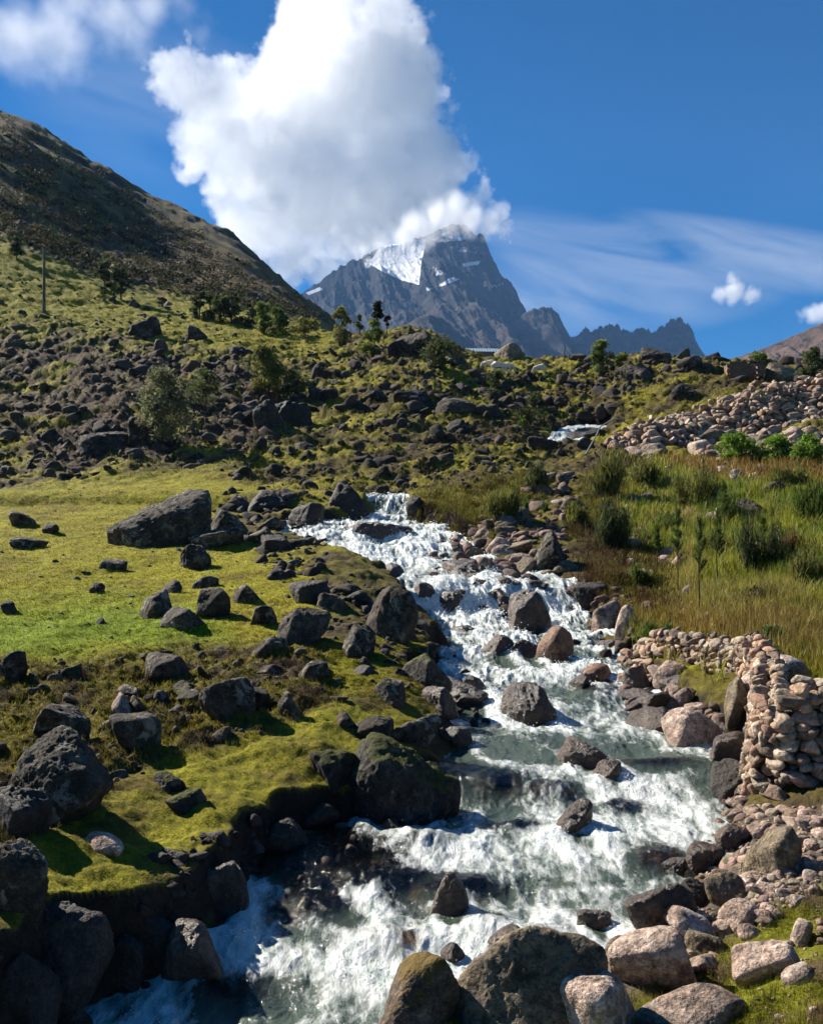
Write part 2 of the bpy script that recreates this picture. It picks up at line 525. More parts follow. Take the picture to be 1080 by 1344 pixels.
near = sstep(200, 90, YG)
zmead = np.maximum(poly_in(Z_MEADOW, UG, VB, 22), np.maximum(poly_in(Z_LEDGE, UG, VB, 14), poly_in(Z_LEDGE2, UG, VB, 10)))
zfield = poly_in(Z_FIELD, UG, VB, 12)
zhill = np.where(YG > 100, poly_in(Z_HILL, UG, VB, 10), 0)
zscree = poly_in(Z_SCREE, UG, VB, 20)
zrb = np.where(YG < 60, poly_in(Z_RBANK, UG, VB, 15), 0)
zcob = poly_in(Z_COBBLE, UG, VB, 15)
rough = np.clip(1 - .85 * zmead - .5 * zfield - .45 * zrb, .1, 1) * near
dist_k = np.clip(YG / 30, .35, 2.3)
lum = fbm(XG * .42, YG * .42, o=5, seed=3, gain=.55)
lum2 = fbm(XG * 2.1, YG * 2.1, o=4, seed=9, gain=.6)
lum3 = ridged(XG * 1.0, YG * 1.0, o=3, seed=21)
dz = rough * dist_k * (.55 * lum + .22 * lum2 + .18 * (lum3 - .6)) + zmead * near * (.10 * lum + .035 * lum2)
n15 = sstep(26, 9, YG)
ztus = poly_in(Z_TUSS, UG, VB, 16)
dz += n15 * (.030 * fbm(XG * 6, YG * 6, o=3, seed=31) + .014 * fbm(XG * 19, YG * 19, o=2, seed=32))
dz += ztus * n15 * (.18 * (ridged(XG * 2.6, YG * 2.6, o=3, seed=33) - .55) + .05 * fbm(XG * 5, YG * 5, o=2, seed=34))
dz += zmead * n15 * .13 * (ridged(XG * .9, YG * 1.1, o=3, seed=35) - .6)
# hillside gullies running down the fall line
gx, gy = XG * .84 - YG * .43, XG * .43 + YG * .84
hz = zhill * sstep(100, 150, YG)
dz += hz * (4.0 * (ridged(gx * .016 + .12 * lum, gy * .004, o=3, seed=5) - .62) + 1.3 * fbm(XG * .09, YG * .09, o=4, seed=6))
dz += hz * sstep(200, 290, YG) * 5 * (ridged(XG * .09, YG * .02, o=4, seed=8) - .6)
ZG = ZB + dz
d1 = shore(WE, XG, YG)
inw = YG < 32.5
w1 = wz(YG)
bankh = .12 + .10 * np.clip(lum2 + .5, 0, 1.4)
ext = np.maximum(ZG, w1 + bankh * sstep(0, .5, d1))
bk = sstep(-.02, .16 + .02 * YG * .6, d1)
prof = np.where(d1 < 0, w1 - np.minimum(.34, .06 + .5 * -d1) + .12 * lum2, (w1 - .06) * (1 - bk) + ext * bk)
ZG = np.where(inw, prof, ZG)
d2 = shore(UPE, XG, YG)
w2 = np.interp(YG, [a for a, b in UPZ], [b for a, b in UPZ])
b2 = sstep(0, .9, d2)
fade = sstep(43, 45, YG) * sstep(55, 53, YG)
near2 = fade * (d2 < 3)
ZG = np.where(near2 > .5, (w2 - .25) * (1 - b2) + np.maximum(ZG, w2 + .05) * b2, ZG)
VG = CV - F * ZG / YG                       # photo row of every grid point


def lerp3(a, b, f):
    return a + (np.asarray(b) - a) * f[..., None]


def ground_colour():
    n_a = fbm(XG * .35, YG * .35, o=5, seed=51, gain=.6)
    n_b = fbm(XG * 1.7, YG * 1.7, o=4, seed=52, gain=.6)
    n_c = fbm(XG * .05, YG * .05, o=5, seed=53, gain=.6)
    c = np.zeros((NT, NU, 3)) + (.092, .076, .014)                     # olive
    c = lerp3(c, (.060, .042, .020), sstep(.04, .3, n_a + .4 * n_b))    # brown earth patches
    c = lerp3(c, (.200, .178, .012), sstep(-.06, .2, -n_a + .3 * n_b) * .9)   # yellow grass patches
    zs = poly_in(Z_SHEEP, UG, VB, 14)
    c = lerp3(c, (.17, .155, .012), zs * sstep(-.3, .2, n_a + .3))
    c = lerp3(c, (.078, .056, .034), zscree * sstep(-.2, .12, n_a + .5 * n_b + .04))
    f = zfield * sstep(-.32, .02, n_a + .35 * n_b + .16)
    c = lerp3(c, (.205, .185, .012), f)
    mead = poly_in(Z_MEADOW, UG, VB, 22)
    mc = np.zeros_like(c) + (.225, .205, .010)
    mc = lerp3(mc, (.150, .110, .012), sstep(-.02, .3, n_b * .7 + n_a * .6))
    mc = lerp3(mc, (.150, .225, .008), poly_in(Z_FRESH, UG, VB, 30) * sstep(-.4, .2, n_a + .2) * .8)
    c = c + (mc - c) * mead[..., None]
    led = np.maximum(poly_in(Z_LEDGE, UG, VB, 12), poly_in(Z_LEDGE2, UG, VB, 10))
    lc = np.zeros_like(c) + (.180, .165, .010)
    lc = lerp3(lc, (.115, .085, .014), sstep(.04, .34, n_b * .6 + n_a * .7))
    c = c + (lc - c) * led[..., None]
    ts = poly_in(Z_TUSS, UG, VB, 12) * (1 - led)
    tcx = lerp3(np.zeros_like(c) + (.125, .105, .012), (.050, .034, .014), sstep(-.08, .22, n_b))
    c = c + (tcx - c) * ts[..., None]
    sp = poly_in(Z_SPUR, UG, VB, 12)
    c = lerp3(c, (.115, .100, .014), sp)
    rb = lerp3(np.zeros_like(c) + (.105, .095, .015), (.07, .045, .016), sstep(-.1, .2, n_a + .5 * n_b))
    rb = lerp3(rb, (.16, .15, .014), sstep(.1, .3, -n_a) * .7)
    c = c + (rb - c) * zrb[..., None]
    red = np.maximum(poly_in(Z_RED, UG, VB, 7), .7 * poly_in(Z_RED2, UG, VB, 20)) * zrb
    c = lerp3(c, (.105, .040, .014), red * .8)
    fr = poly_in(Z_FRONT, UG, VB, 20) * (YG < 14)
    fc = lerp3(np.zeros_like(c) + (.150, .150, .012), (.10, .07, .03), sstep(.0, .25, n_b + .3 * n_a))
    c = c + (fc - c) * fr[..., None]
    c = lerp3(c, (.13, .10, .075), zcob * (YG < 14))
    # far hillside: brown grass, darker heath and rock bands along the slope
    hc = lerp3(np.zeros_like(c) + (.135, .078, .032), (.105, .088, .020), sstep(-.15, .2, n_c))
    st = fbm(gx * .05, gy * .17, o=5, seed=57, gain=.62)
    hc = lerp3(hc, (.030, .024, .014), sstep(.0, .22, st + .25 * n_a))
    hc = lerp3(hc, (.19, .165, .03), sstep(.06, .24, -st) * .75)
    c = c + (hc - c) * zhill[..., None]
    # steep faces are bare earth and rock
    gz0 = np.gradient(ZG, axis=0) / (np.gradient(YG, axis=0) + 1e-9)
    gz1 = np.gradient(ZG, axis=1) / (np.gradient(XG, axis=1) + 1e-9)
    st = np.sqrt(gz0 ** 2 + gz1 ** 2)
    c = lerp3(c, (.030, .022, .016), sstep(.95, 1.7, st + .3 * n_b) * (1 - zhill))
    # stream bed: brown and ochre stones
    bed = lerp3(np.zeros_like(c) + (.105, .068, .040), (.21, .155, .085), sstep(-.2, .3, n_b))
    f = np.where(inw, sstep(.06, -.03, d1), 0)
    return c + (bed - c) * f[..., None]


def build_terrain():
    v = np.stack([XG, YG, ZG], -1).reshape(-1, 3)
    i = np.arange(NT * NU).reshape(NT, NU)
    f = np.stack([i[:-1, :-1], i[:-1, 1:], i[1:, 1:], i[1:, :-1]], -1).reshape(-1, 4)
    me = mesh_np('terrain', v, f, attr={'Col': ground_colour().reshape(-1, 3)})
    return link('ground', me, M_GROUND, kind='structure')


build_terrain()


def grid_at(X, Y, G):
    u = CU + F * X / Y
    a = np.clip((u - US[0]) / (US[1] - US[0]), 0, NU - 1.001)
    b = np.interp(np.log(Y), TS, np.arange(NT))
    b = np.clip(b, 0, NT - 1.001)
    i, j = a.astype(int), b.astype(int)
    p, q = a - i, b - j
    return (G[j, i] * (1 - p) * (1 - q) + G[j, i + 1] * p * (1 - q) + G[j + 1, i] * (1 - p) * q + G[j + 1, i + 1] * p * q)


def tz(X, Y):
    return float(grid_at(np.array([X]), np.array([Y]), ZG)[0])


ENV = np.where(inw & (d1 < 0), np.maximum(ZG, w1), ZG)
VENV = np.minimum.accumulate(CV - F * ENV / YG, axis=0)


def hit(u, v):
    """first ground or water point met along the sight line through photo pixel (u, v)"""
    a = int(np.clip(round((u - US[0]) / (US[1] - US[0])), 0, NU - 1))
    col = VENV[:, a]
    j = int(np.searchsorted(-col, -v))
    j = min(j, NT - 1)
    Y = YS[j]
    return (u - CU) / F * Y, Y, ENV[j, a]


def hits(u, v):
    o = np.array([hit(a, b) for a, b in zip(u, v)])
    return o[:, 0], o[:, 1], o[:, 2]

# ---------------------------------------------------------------- water
CALM = [(690, 985, 130, 20, .62), (880, 1003, 75, 18, .5), (420, 1125, 105, 46, .66), (745, 1150, 85, 16, .45), (560, 1165, 60, 22, .7),
        (600, 1012, 50, 16, .55), (860, 1132, 70, 34, .35), (700, 868, 60, 12, .5), (640, 1035, 70, 20, .3),
        (480, 752, 60, 12, .4), (640, 975, 60, 30, .5), (420, 1215, 60, 35, .45), (930, 1020, 40, 30, .5), (620, 1200, 70, 20, .4), (800, 1190, 60, 25, .6),
        (600, 930, 45, 18, .8), (770, 925, 35, 22, .3), (440, 712, 40, 8, .3), (610, 745, 60, 10, .4)]


def mat_water():
    s = NB('white_water')
    p = s.pos()
    fo = s.attr('foam').outputs['Fac']
    mp = s.n('ShaderNodeMapping')
    mp.inputs['Scale'].default_value = (1.0, .42, .8)
    s.l(p, mp.inputs['Vector'])
    fv = mp.outputs[0]
    n1 = s.noise(11, 8, .66, fv, .4)
    n2 = s.noise(75, 4, .75, fv, .2)
    n3 = s.noise(170, 2, .6, p)
    f = s.math('ADD', fo, s.math('MULTIPLY', s.math('SUBTRACT', n1, .5), 1.35))
    f = s.math('ADD', f, s.math('MULTIPLY', s.math('SUBTRACT', n2, .5), .5))
    f = s.ramp(f, [(.34, 0.0), (.55, .42), (.90, 1.0)])
    # foam: white bubbles, slightly grey-green where thin
    fc = s.mix(s.ramp(n1, [(.35, 0.0), (.6, 1.0)]), (.40, .47, .43), (.76, .78, .76))
    foam = s.b
    s.l(fc, foam.inputs['Base Color'])
    foam.inputs['Roughness'].default_value = .45
    foam.inputs['Specular IOR Level'].default_value = .4
    h = s.math('ADD', s.math('MULTIPLY', n1, .10), s.math('MULTIPLY', n2, .022))
    h = s.math('ADD', h, s.math('MULTIPLY', n3, .005))
    s.l(s.bump(h, .55, 1.0), foam.inputs['Normal'])
    # clear water: tinted see-through with mirror-like reflection
    hw = s.math('ADD', s.math('MULTIPLY', s.noise(9, 4, .6, fv, .5), .06), s.math('MULTIPLY', n2, .010))
    nb = s.bump(hw, .7, 1.0)
    tr = s.n('ShaderNodeBsdfTransparent')
    s.put(tr.inputs['Color'], s.mix(s.attr('deep').outputs['Fac'], (.88, .76, .60), (.42, .50, .40)))
    df = s.n('ShaderNodeBsdfDiffuse')
    df.inputs['Color'].default_value = (.13, .175, .135, 1)
    s.l(nb, df.inputs['Normal'])
    m0 = s.n('ShaderNodeMixShader')
    s.put(m0.inputs[0], s.math('MULTIPLY', s.attr('deep').outputs['Fac'], .5))
    s.l(tr.outputs[0], m0.inputs[1])
    s.l(df.outputs[0], m0.inputs[2])
    gl = s.n('ShaderNodeBsdfGlossy')
    gl.inputs['Roughness'].default_value = .08
    s.l(nb, gl.inputs['Normal'])
    fr = s.n('ShaderNodeFresnel')
    fr.inputs['IOR'].default_value = 1.33
    s.l(nb, fr.inputs['Normal'])
    m1 = s.n('ShaderNodeMixShader')
    s.l(fr.outputs[0], m1.inputs[0])
    s.l(m0.outputs[0], m1.inputs[1])
    s.l(gl.outputs[0], m1.inputs[2])
    m2 = s.n('ShaderNodeMixShader')
    s.l(f, m2.inputs[0])
    s.l(m1.outputs[0], m2.inputs[1])
    s.l(foam.outputs[0], m2.inputs[2])
    s.l(m2.outputs[0], s.out.inputs['Surface'])
    return s.m


M_WATER = mat_water()


def water_fields(X, Y, base):
    u = CU + F * X / Y
    v = CV - F * base / Y
    calm = np.zeros_like(X)
    for a, b, ru, rv, q in CALM:
        calm = np.maximum(calm, q * sstep(1.5, .3, ((u - a) / ru) ** 2 + ((v - b) / rv) ** 2))
    extra = np.zeros_like(X)
    for a, b, ru, rv, q in FOAMY:
        extra = np.maximum(extra, q * sstep(1.5, .2, ((u - a) / ru) ** 2 + ((v - b) / rv) ** 2))
    e = .04
    slope = (np.interp(Y + e, [a for a, b in WZ], [b for a, b in WZ]) - np.interp(Y - e, [a for a, b in WZ], [b for a, b in WZ])) / (2 * e)
    wx = .35 * fbm(X * .9, Y * .7, o=2, seed=60)
    st = ridged((X + wx) * 2.2, (Y + wx) * .9, o=4, seed=61)
    n1 = fbm(X * 1.4, Y * .9, o=4, seed=62, gain=.6)
    foam = .47 + .42 * np.clip(slope, 0, 1.2) + .55 * (st - .62) + .35 * n1 - .62 * calm + extra
    turb = np.clip(.95 - .75 * calm + .25 * np.clip(slope, 0, 1), .15, 1.4)
    k = np.clip(Y / 12, .75, 1.5)
    arc = np.sin((Y * 1.9 + .9 * fbm(X * .8, Y * .3, o=2, seed=64)) * 2.2)
    h = turb * k * (.085 * n1 + .10 * (st - .62) + .035 * arc + (.018 + .030 * sstep(-.2, .3, fbm(X * .7, Y * .5, o=2, seed=69))) * fbm(X * 6, Y * 3.2, o=4, seed=65, gain=.62)
                    + .05 * np.maximum(0, ridged(X * 5, Y * 3, o=3, seed=66) - .62))
    foam += .25 * np.clip(h / .1, -1, 1) * turb
    foam += .35 * fbm(X * .55, Y * .35, o=3, seed=68) * (.4 + calm)
    for a, b, r in WROCK:                       # water piles up against each rock and trails foam behind it
        dx, dy = (X - a) / r, (Y - b) / r
        near_ = np.exp(-(dx * dx + dy * dy) * .55)
        up_ = near_ * sstep(-.4, .8, dy)
        wake = np.exp(-(np.abs(dx + .12 * dy) - .8) ** 2 * 5) * sstep(.2, -.6, dy) * sstep(-5.5, -1, dy)
        hole = np.exp(-dx * dx * 2.2) * sstep(-.2, -.9, dy) * sstep(-2.6, -1.2, dy)
        foam += .55 * up_ + .45 * wake - .45 * hole
        h += r * (.22 * up_ - .14 * hole + .08 * wake)
    return foam, h, calm, u, v


def build_stream(name, tab, y0, y1, rows, colsn, zf):
    t = np.linspace(math.log(y0), math.log(y1), rows)
    Y = np.exp(t)[:, None] * np.ones((1, colsn))
    uL, uR = wedge(tab, Y[:, 0])
    q = np.linspace(0, 1, colsn)[None]
    xl, xr = ((uL - CU) / F * Y[:, 0] - .45)[:, None], ((uR - CU) / F * Y[:, 0] + .45)[:, None]
    X = xl + (xr - xl) * q
    base = zf(Y)
    foam, h, calm, u, v = water_fields(X, Y, base)
    if name != 'stream':
        foam, h = foam * 0 + .8 + .4 * fbm(X, Y * .5, o=3, seed=2), h
    Z = base + h
    bul = np.zeros_like(X)
    for a, b, ru, rv in BULGE:
        bul = np.maximum(bul, np.exp(-((u - a) / ru) ** 2 - ((v - b) / rv) ** 2))
    foam = foam - .42 * bul * (name == 'stream')
    Z = Z + .07 * bul * (name == 'stream')
    deep = np.clip(1 - 1.3 * bul - 1.2 * np.exp(-((u - 420) / 150) ** 2 - ((v - 1140) / 75) ** 2) - .5 * sstep(.75, 1, np.abs(q - .5) * 2) + .3 * fbm(X, Y, o=3, seed=67), 0, 1)
    i = np.arange(rows * colsn).reshape(rows, colsn)
    f = np.stack([i[:-1, :-1], i[:-1, 1:], i[1:, 1:], i[1:, :-1]], -1).reshape(-1, 4)
    me = mesh_np(name, np.stack([X, Y, Z], -1).reshape(-1, 3), f, attr={'foam': foam.ravel(), 'deep': deep.ravel()})
    return link(name, me, M_WATER, kind='structure')


def build_water():
  build_stream('stream', WE, 3.7, 32.5, 900, 460, wz)
  build_stream('upper_stream', UPE, 44.5, 53.5, 80, 50, lambda Y: np.interp(Y, [a for a, b in UPZ], [b for a, b in UPZ]))
  build_spray()


BULGE = [(650, 1032, 50, 18), (590, 1015, 40, 14), (720, 1040, 40, 12), (480, 1150, 60, 24), (400, 1120, 60, 24), (560, 1110, 40, 12), (700, 1245, 40, 20), (300, 1295, 60, 26), (400, 1190, 40, 16),
         (790, 905, 30, 14), (865, 1132, 40, 18), (610, 1165, 46, 16), (640, 1225, 40, 16), (520, 905, 0.1, .1), (860, 1005, 60, 8), (560, 785, 26, 10), (440, 745, 34, 8), (680, 1085, 40, 9), (820, 1060, 40, 10), (520, 1240, 50, 16)]
FOAMY = [(270, 1250, 170, 60, .3), (640, 1100, 130, 34, .22), (890, 1085, 80, 50, .22), (560, 1265, 150, 50, .25), (120, 1320, 120, 40, .25), (610, 785, 90, 25, .25), (500, 730, 80, 25, .2), (700, 945, 70, 12, .25), (830, 905, 50, 25, .15)]
WROCK = []
ICO = {}


def ico(n):
    if n not in ICO:
        bm = bmesh.new()
        bmesh.ops.create_icosphere(bm, subdivisions=n, radius=1)
        bm.verts.ensure_lookup_table()
        v = np.array([x.co[:] for x in bm.verts])
        f = np.array([[y.index for y in x.verts] for x in bm.faces])
        bm.free()
        ICO[n] = (v / np.linalg.norm(v, axis=1)[:, None], f)
    return ICO[n]


def soup(v, f, pos, rot, scl, cols_=None):
    """many copies of one small mesh as one vertex and face array; rot: (n,3,3), scl: (n,3)"""
    n, m = len(pos), len(v)
    V = np.einsum('nij,nmj->nmi', rot, v[None] * scl[:, None, :]) + pos[:, None, :]
    Fc = (f[None] + (np.arange(n) * m)[:, None, None]).reshape(-1, f.shape[1])
    c = None if cols_ is None else np.repeat(cols_, m, 0)
    return V.reshape(-1, 3), Fc, c


def rots(n, tilt=3.2, g=rng):
    """random rotations: yaw anything, tilt limited"""
    a = g.uniform(0, 2 * np.pi, n)
    b = g.uniform(-tilt, tilt, n)
    c = g.uniform(-tilt, tilt, n)

    def rx(t, ax):
        o = np.zeros((n, 3, 3))
        i, j = [(1, 2), (0, 2), (0, 1)][ax]
        o[:, ax, ax] = 1
        o[:, i, i] = o[:, j, j] = np.cos(t)
        o[:, i, j] = -np.sin(t)
        o[:, j, i] = np.sin(t)
        return o
    return rx(a, 2) @ rx(b, 1) @ rx(c, 0)


def build_spray():
    """thrown-up drops and froth above the rough water"""
    n = 90000
    t = rng.uniform(math.log(4.6), math.log(31), n)
    Y = np.exp(t)
    uL, uR = wedge(WE, Y)
    X = (uL + (uR - uL) * rng.uniform(.02, .98, n) - CU) / F * Y
    base = wz(Y)
    foam, h, calm, u, v = water_fields(X, Y, base)
    keep = rng.uniform(0, 1, n) < np.clip((foam - .62) * 1.5, 0, 1) ** 1.3
    keep &= len(X) > 0
    X, Y, base, h = X[keep][:12000], Y[keep][:12000], base[keep][:12000], h[keep][:12000]
    n = len(X)
    up = rng.exponential(.020, n) * np.clip(Y / 11, .7, 2)
    iv, jf = ico(1)
    s = rng.uniform(.0016, .0045, n) * np.clip(Y / 8, .8, 2.4)
    scl = np.stack([s, s * rng.uniform(1, 2.2, n), s * rng.uniform(.8, 1.5, n)], 1)
    V, Fc, _ = soup(iv, jf, np.stack([X, Y, base + h + up], 1), rots(n, .6), scl)
    s = NB('white_froth')
    s.b.inputs['Base Color'].default_value = (.85, .88, .88, 1)
    s.b.inputs['Roughness'].default_value = .3
    link('water_spray', mesh_np('water_spray', V, Fc), s.m, kind='stuff')


# ---------------------------------------------------------------- far mountains
M_MTN = None


def mat_mountain():
    s = NB('mountain_rock')
    p = s.pos()
    c = s.attr('Col').outputs['Color']
    n = s.noise(.012, 9, .68, p)
    n2 = s.noise(.06, 5, .7, p)
    c = s.mix(1, c, s.ramp(n, [(.3, .55), (.7, 1.45)]), 'MULTIPLY')
    sn = s.attr('snow').outputs['Fac']
    f = s.math('ADD', sn, s.math('MULTIPLY', s.math('SUBTRACT', n2, .5), .5))
    f = s.math('ADD', f, s.math('MULTIPLY', s.math('SUBTRACT', n, .5), .3))
    f = s.ramp(f, [(.45, 0.0), (.58, 1.0)])
    c = s.mix(f, c, s.mix(n2, (.62, .66, .72), (.9, .9, .9)))
    s.l(c, s.b.inputs['Base Color'])
    s.b.inputs['Roughness'].default_value = .9
    s.b.inputs['Specular IOR Level'].default_value = .1
    h = s.math('ADD', s.math('MULTIPLY', n, 40.0), s.math('MULTIPLY', n2, 9.0))
    s.l(s.bump(h, .8, 1.0), s.b.inputs['Normal'])
    return s.m


M_MTN = mat_mountain()


def ridge_range(name, sky, yc, depth, back, col, seed, amp, foot, jag=0, snow=None, rows=240, du=1.0, pw=1.0, detail=1.0, yfun=None):
    """a mountain: skyline profile given as (photo column, row) on its crest, falling to its foot in front and behind"""
    su = np.array([a for a, b in sky], float)
    sv = np.array([b for a, b in sky], float)
    u = np.arange(su[0], su[-1] + .1, du)
    v = np.interp(u, su, sv)
    v0 = v
    v = v + jag * (.62 - ridged(u * .075, u * 0, o=5, seed=seed, gain=.62)) + .25 * jag * fbm(u * .3, u * 0, o=3, seed=seed)
    yk = yc if yfun is None else yfun(u)
    X0, Z0, Zs = (u - CU) / F * yk, (CV - v) / F * yk, (CV - v0) / F * yk
    w = np.concatenate([-np.linspace(1, .02, 30), np.linspace(0, 1, rows)])      # -1 back foot, 0 crest, 1 front foot
    W = w[:, None]
    Y = np.where(W < 0, yk - W * back, yk - W * depth)
    X = np.repeat(X0[None], len(w), 0) * (1 + 0 * Y)
    fall = np.where(W < 0, (-W) ** .8, np.abs(W) ** pw)
    Z = foot + (Zs[None] + (Z0 - Zs)[None] * np.exp(-np.abs(W) * 40) - foot) * (1 - fall)
    a = np.clip(np.abs(W) * 9, 0, 1) * (1 - .6 * np.clip(np.abs(W), 0, 1))
    sc_ = amp / 60
    rn = ridged((X + Z * .35) * .0085 / sc_, (Y * .5 - Z * .4) * .004 / sc_, Z * .002 / sc_, o=6, seed=seed, gain=.55)
    rn2 = fbm(X * .02 / sc_, Y * .02 / sc_, Z * .03 / sc_, o=5, seed=seed + 3, gain=.6)
    smooth_ = 1 - .75 * sum(am * poly_in(pl, CU + F * X / Y, CV - F * Z / Y, 8) for pl, am, fe in (snow or [])[:1])
    a = a * smooth_
    Z = Z + a * amp * (1.25 * (rn - .72) + .42 * rn2 * detail)
    Y = Y - a * amp * 1.1 * (rn - .72)
    uu, vv = CU + F * X / Y, CV - F * Z / Y
    C = np.zeros((*X.shape, 3)) + col[0]
    cn = fbm(X * .006 / sc_, Y * .006 / sc_, Z * .02 / sc_, o=5, seed=seed + 5, gain=.6)
    C = lerp3(C, col[1], sstep(-.15, .25, cn))
    if len(col) > 2:
        C = lerp3(C, col[2], sstep(.25, .7, W + .4 * cn))
    S = np.zeros_like(X)
    for poly, am, fe in (snow or []):
        S = np.maximum(S, am * poly_in(poly, uu, vv, fe))
    S = np.where(W < -.01, 0, S)
    i = np.arange(X.size).reshape(X.shape)
    f = np.stack([i[:-1, :-1], i[1:, :-1], i[1:, 1:], i[:-1, 1:]], -1).reshape(-1, 4)
    me = mesh_np(name, np.stack([X, Y, Z], -1).reshape(-1, 3), f, attr={'Col': C.reshape(-1, 3), 'snow': S.ravel()})
    return link(name, me, M_MTN, kind='structure')


SNOW = [([(484, 346), (496, 328), (512, 316), (560, 314), (553, 345), (550, 374), (527, 368), (505, 358)], 1.0, 3),
        ([(552, 374), (570, 376), (590, 362), (608, 366), (590, 374), (560, 384)], .62, 4),
        ([(563, 345), (572, 366), (592, 360), (580, 352)], .5, 4), ([(606, 345), (632, 341), (628, 348), (608, 351)], .75, 2),
        ([(400, 384), (420, 376), (426, 380), (405, 388)], .7, 2), ([(560, 314), (585, 300), (630, 306), (626, 316), (575, 322)], .52, 5),
        ([(470, 340), (490, 330), (495, 352), (480, 356)], .50, 6), ([(640, 372), (665, 368), (660, 378), (645, 382)], .50, 4),
        ([(585, 318), (634, 320), (630, 338), (590, 334)], .46, 6)]
MAINSKY = [(180, 470), (260, 445), (330, 415), (392, 387), (425, 366), (447, 349), (475, 337), (500, 325), (530, 318), (560, 310), (578, 300), (592, 294), (612, 297), (622, 306), (634, 307), (640, 325), (648, 343), (660, 362), (672, 373), (682, 393), (690, 408), (705, 425), (720, 445), (740, 465), (780, 490), (860, 520)]
ridge_range('mountain', MAINSKY, 2600, 1100, 250, [(.015, .016, .019), (.030, .030, .034), (.044, .036, .032)], 11, 70, 160, jag=8, snow=SNOW, rows=300, du=.8, pw=.8)
ridge_range('mountain_spur', [(600, 520), (640, 460), (670, 425), (693, 409), (708, 404), (722, 402), (732, 413), (741, 430), (749, 445), (760, 458), (790, 475), (840, 500)], 2250, 700, 180, [(.028, .027, .029), (.050, .046, .047)], 12, 45, 120, jag=8, rows=160, pw=.8)
ridge_range('mountain_foothill', [(440, 520), (500, 455), (525, 432), (545, 418), (562, 413), (580, 417), (592, 428), (610, 443), (640, 470), (690, 520)], 1700, 500, 150, [(.040, .034, .030), (.065, .055, .046)], 14, 35, 60, jag=3, rows=120, pw=.9)
ridge_range('jagged_ridge', [(690, 480), (735, 452), (752, 440), (770, 433), (780, 429), (792, 431), (808, 424), (815, 432), (830, 436), (845, 433), (858, 437), (868, 428), (880, 422), (893, 418), (903, 424), (911, 440), (917, 458), (930, 472), (960, 490), (1000, 510)], 2700, 600, 120, [(.045, .040, .040), (.085, .073, .070)], 13, 42, 200, jag=16, rows=170, du=.45, pw=.75)
ridge_range('brown_hill', [(900, 500), (965, 470), (1000, 458), (1040, 441), (1080, 424), (1150, 392), (1250, 350), (1400, 310), (1600, 330), (1750, 420)], 1100, 500, 300, [(.095, .062, .045), (.13, .088, .062)], 15, 26, 30, jag=3, rows=140, du=2, pw=1.0)

# ---------------------------------------------------------------- rocks


def rock_verts(sub, seed, nplanes=18, lo=.62, hi=1.0, rough=1.0, soft=9.0, top=None):
    """a broken, faceted boulder: a ball cut by planes with worn edges and a rough skin"""
    g = np.random.default_rng(seed)
    d, f = ico(sub)
    nrm = g.normal(size=(nplanes, 3))
    nrm /= np.linalg.norm(nrm, axis=1)[:, None]
    hh = g.uniform(lo, hi, nplanes)
    if top:
        nrm[0] = np.array([g.uniform(-.5, .5), g.uniform(-.5, .3), 1])
        nrm[0] /= np.linalg.norm(nrm[0])
        hh[0] = top
    q = np.maximum(d @ nrm.T, .02) / hh                      # 1/r for each plane
    r = 1 / (np.sum(q ** soft, 1) + .72 ** soft) ** (1 / soft)
    o = g.uniform(-50, 50, 3)
    x, y, z = (d[:, i] + o[i] for i in range(3))
    rd = ridged(x * 2.2, y * 2.2, z * 2.2, o=4, seed=seed % 89, gain=.6)
    r = r * (1 + rough * (.16 * fbm(x * 1.2, y * 1.2, z * 1.6, o=3, seed=seed % 97) + .12 * (rd - .6) - .10 * sstep(.86, .97, rd)
                          + .065 * fbm(x * 5, y * 5, z * 6, o=4, seed=seed % 83, gain=.62)))
    return d * r[:, None], f


def norm_box(v):
    lo, hi = v.min(0), v.max(0)
    return (v - (lo + hi) / 2) / ((hi - lo) / 2)


ROCKPOS = []


def hero(u, vt, vb, w, kind, label, depth=.8, cat='boulder', name='boulder', group=None, seed=None, sub=None, bury=.8, planes=12, lo=.5, soft=16.0, rough=1.0, lean=0.0):
    X, Y, Z = hit(u, vb)
    W = w * Y / F
    H = (vb - vt) * Y / F
    seed = seed if seed is not None else int(u * 31 + vb * 17 + w)
    px = max(w, vb - vt)
    sub = sub or (6 if px > 95 else 5 if px > 36 else 4)
    H *= .88
    v, f = rock_verts(sub, seed, planes, lo, 1.0, rough, soft, top=None if kind == 'T' else .62 + .3 * ((seed * 7) % 10) / 10)
    v = norm_box(v)
    D = W * depth
    H2 = H * (1 + bury)
    v = v * (W / 2, D / 2, H2 / 2)
    v[:, 0] += lean * v[:, 2]
    v[:, 2] += H2 / 2 - H * bury
    me = mesh_np(name, v, f)
    ROCKPOS.append((X, Y + D * .3, W / 2))
    return link(name, me, MR[kind], loc=(X, Y + D * .3, Z), label=label, cat=cat, group=group)


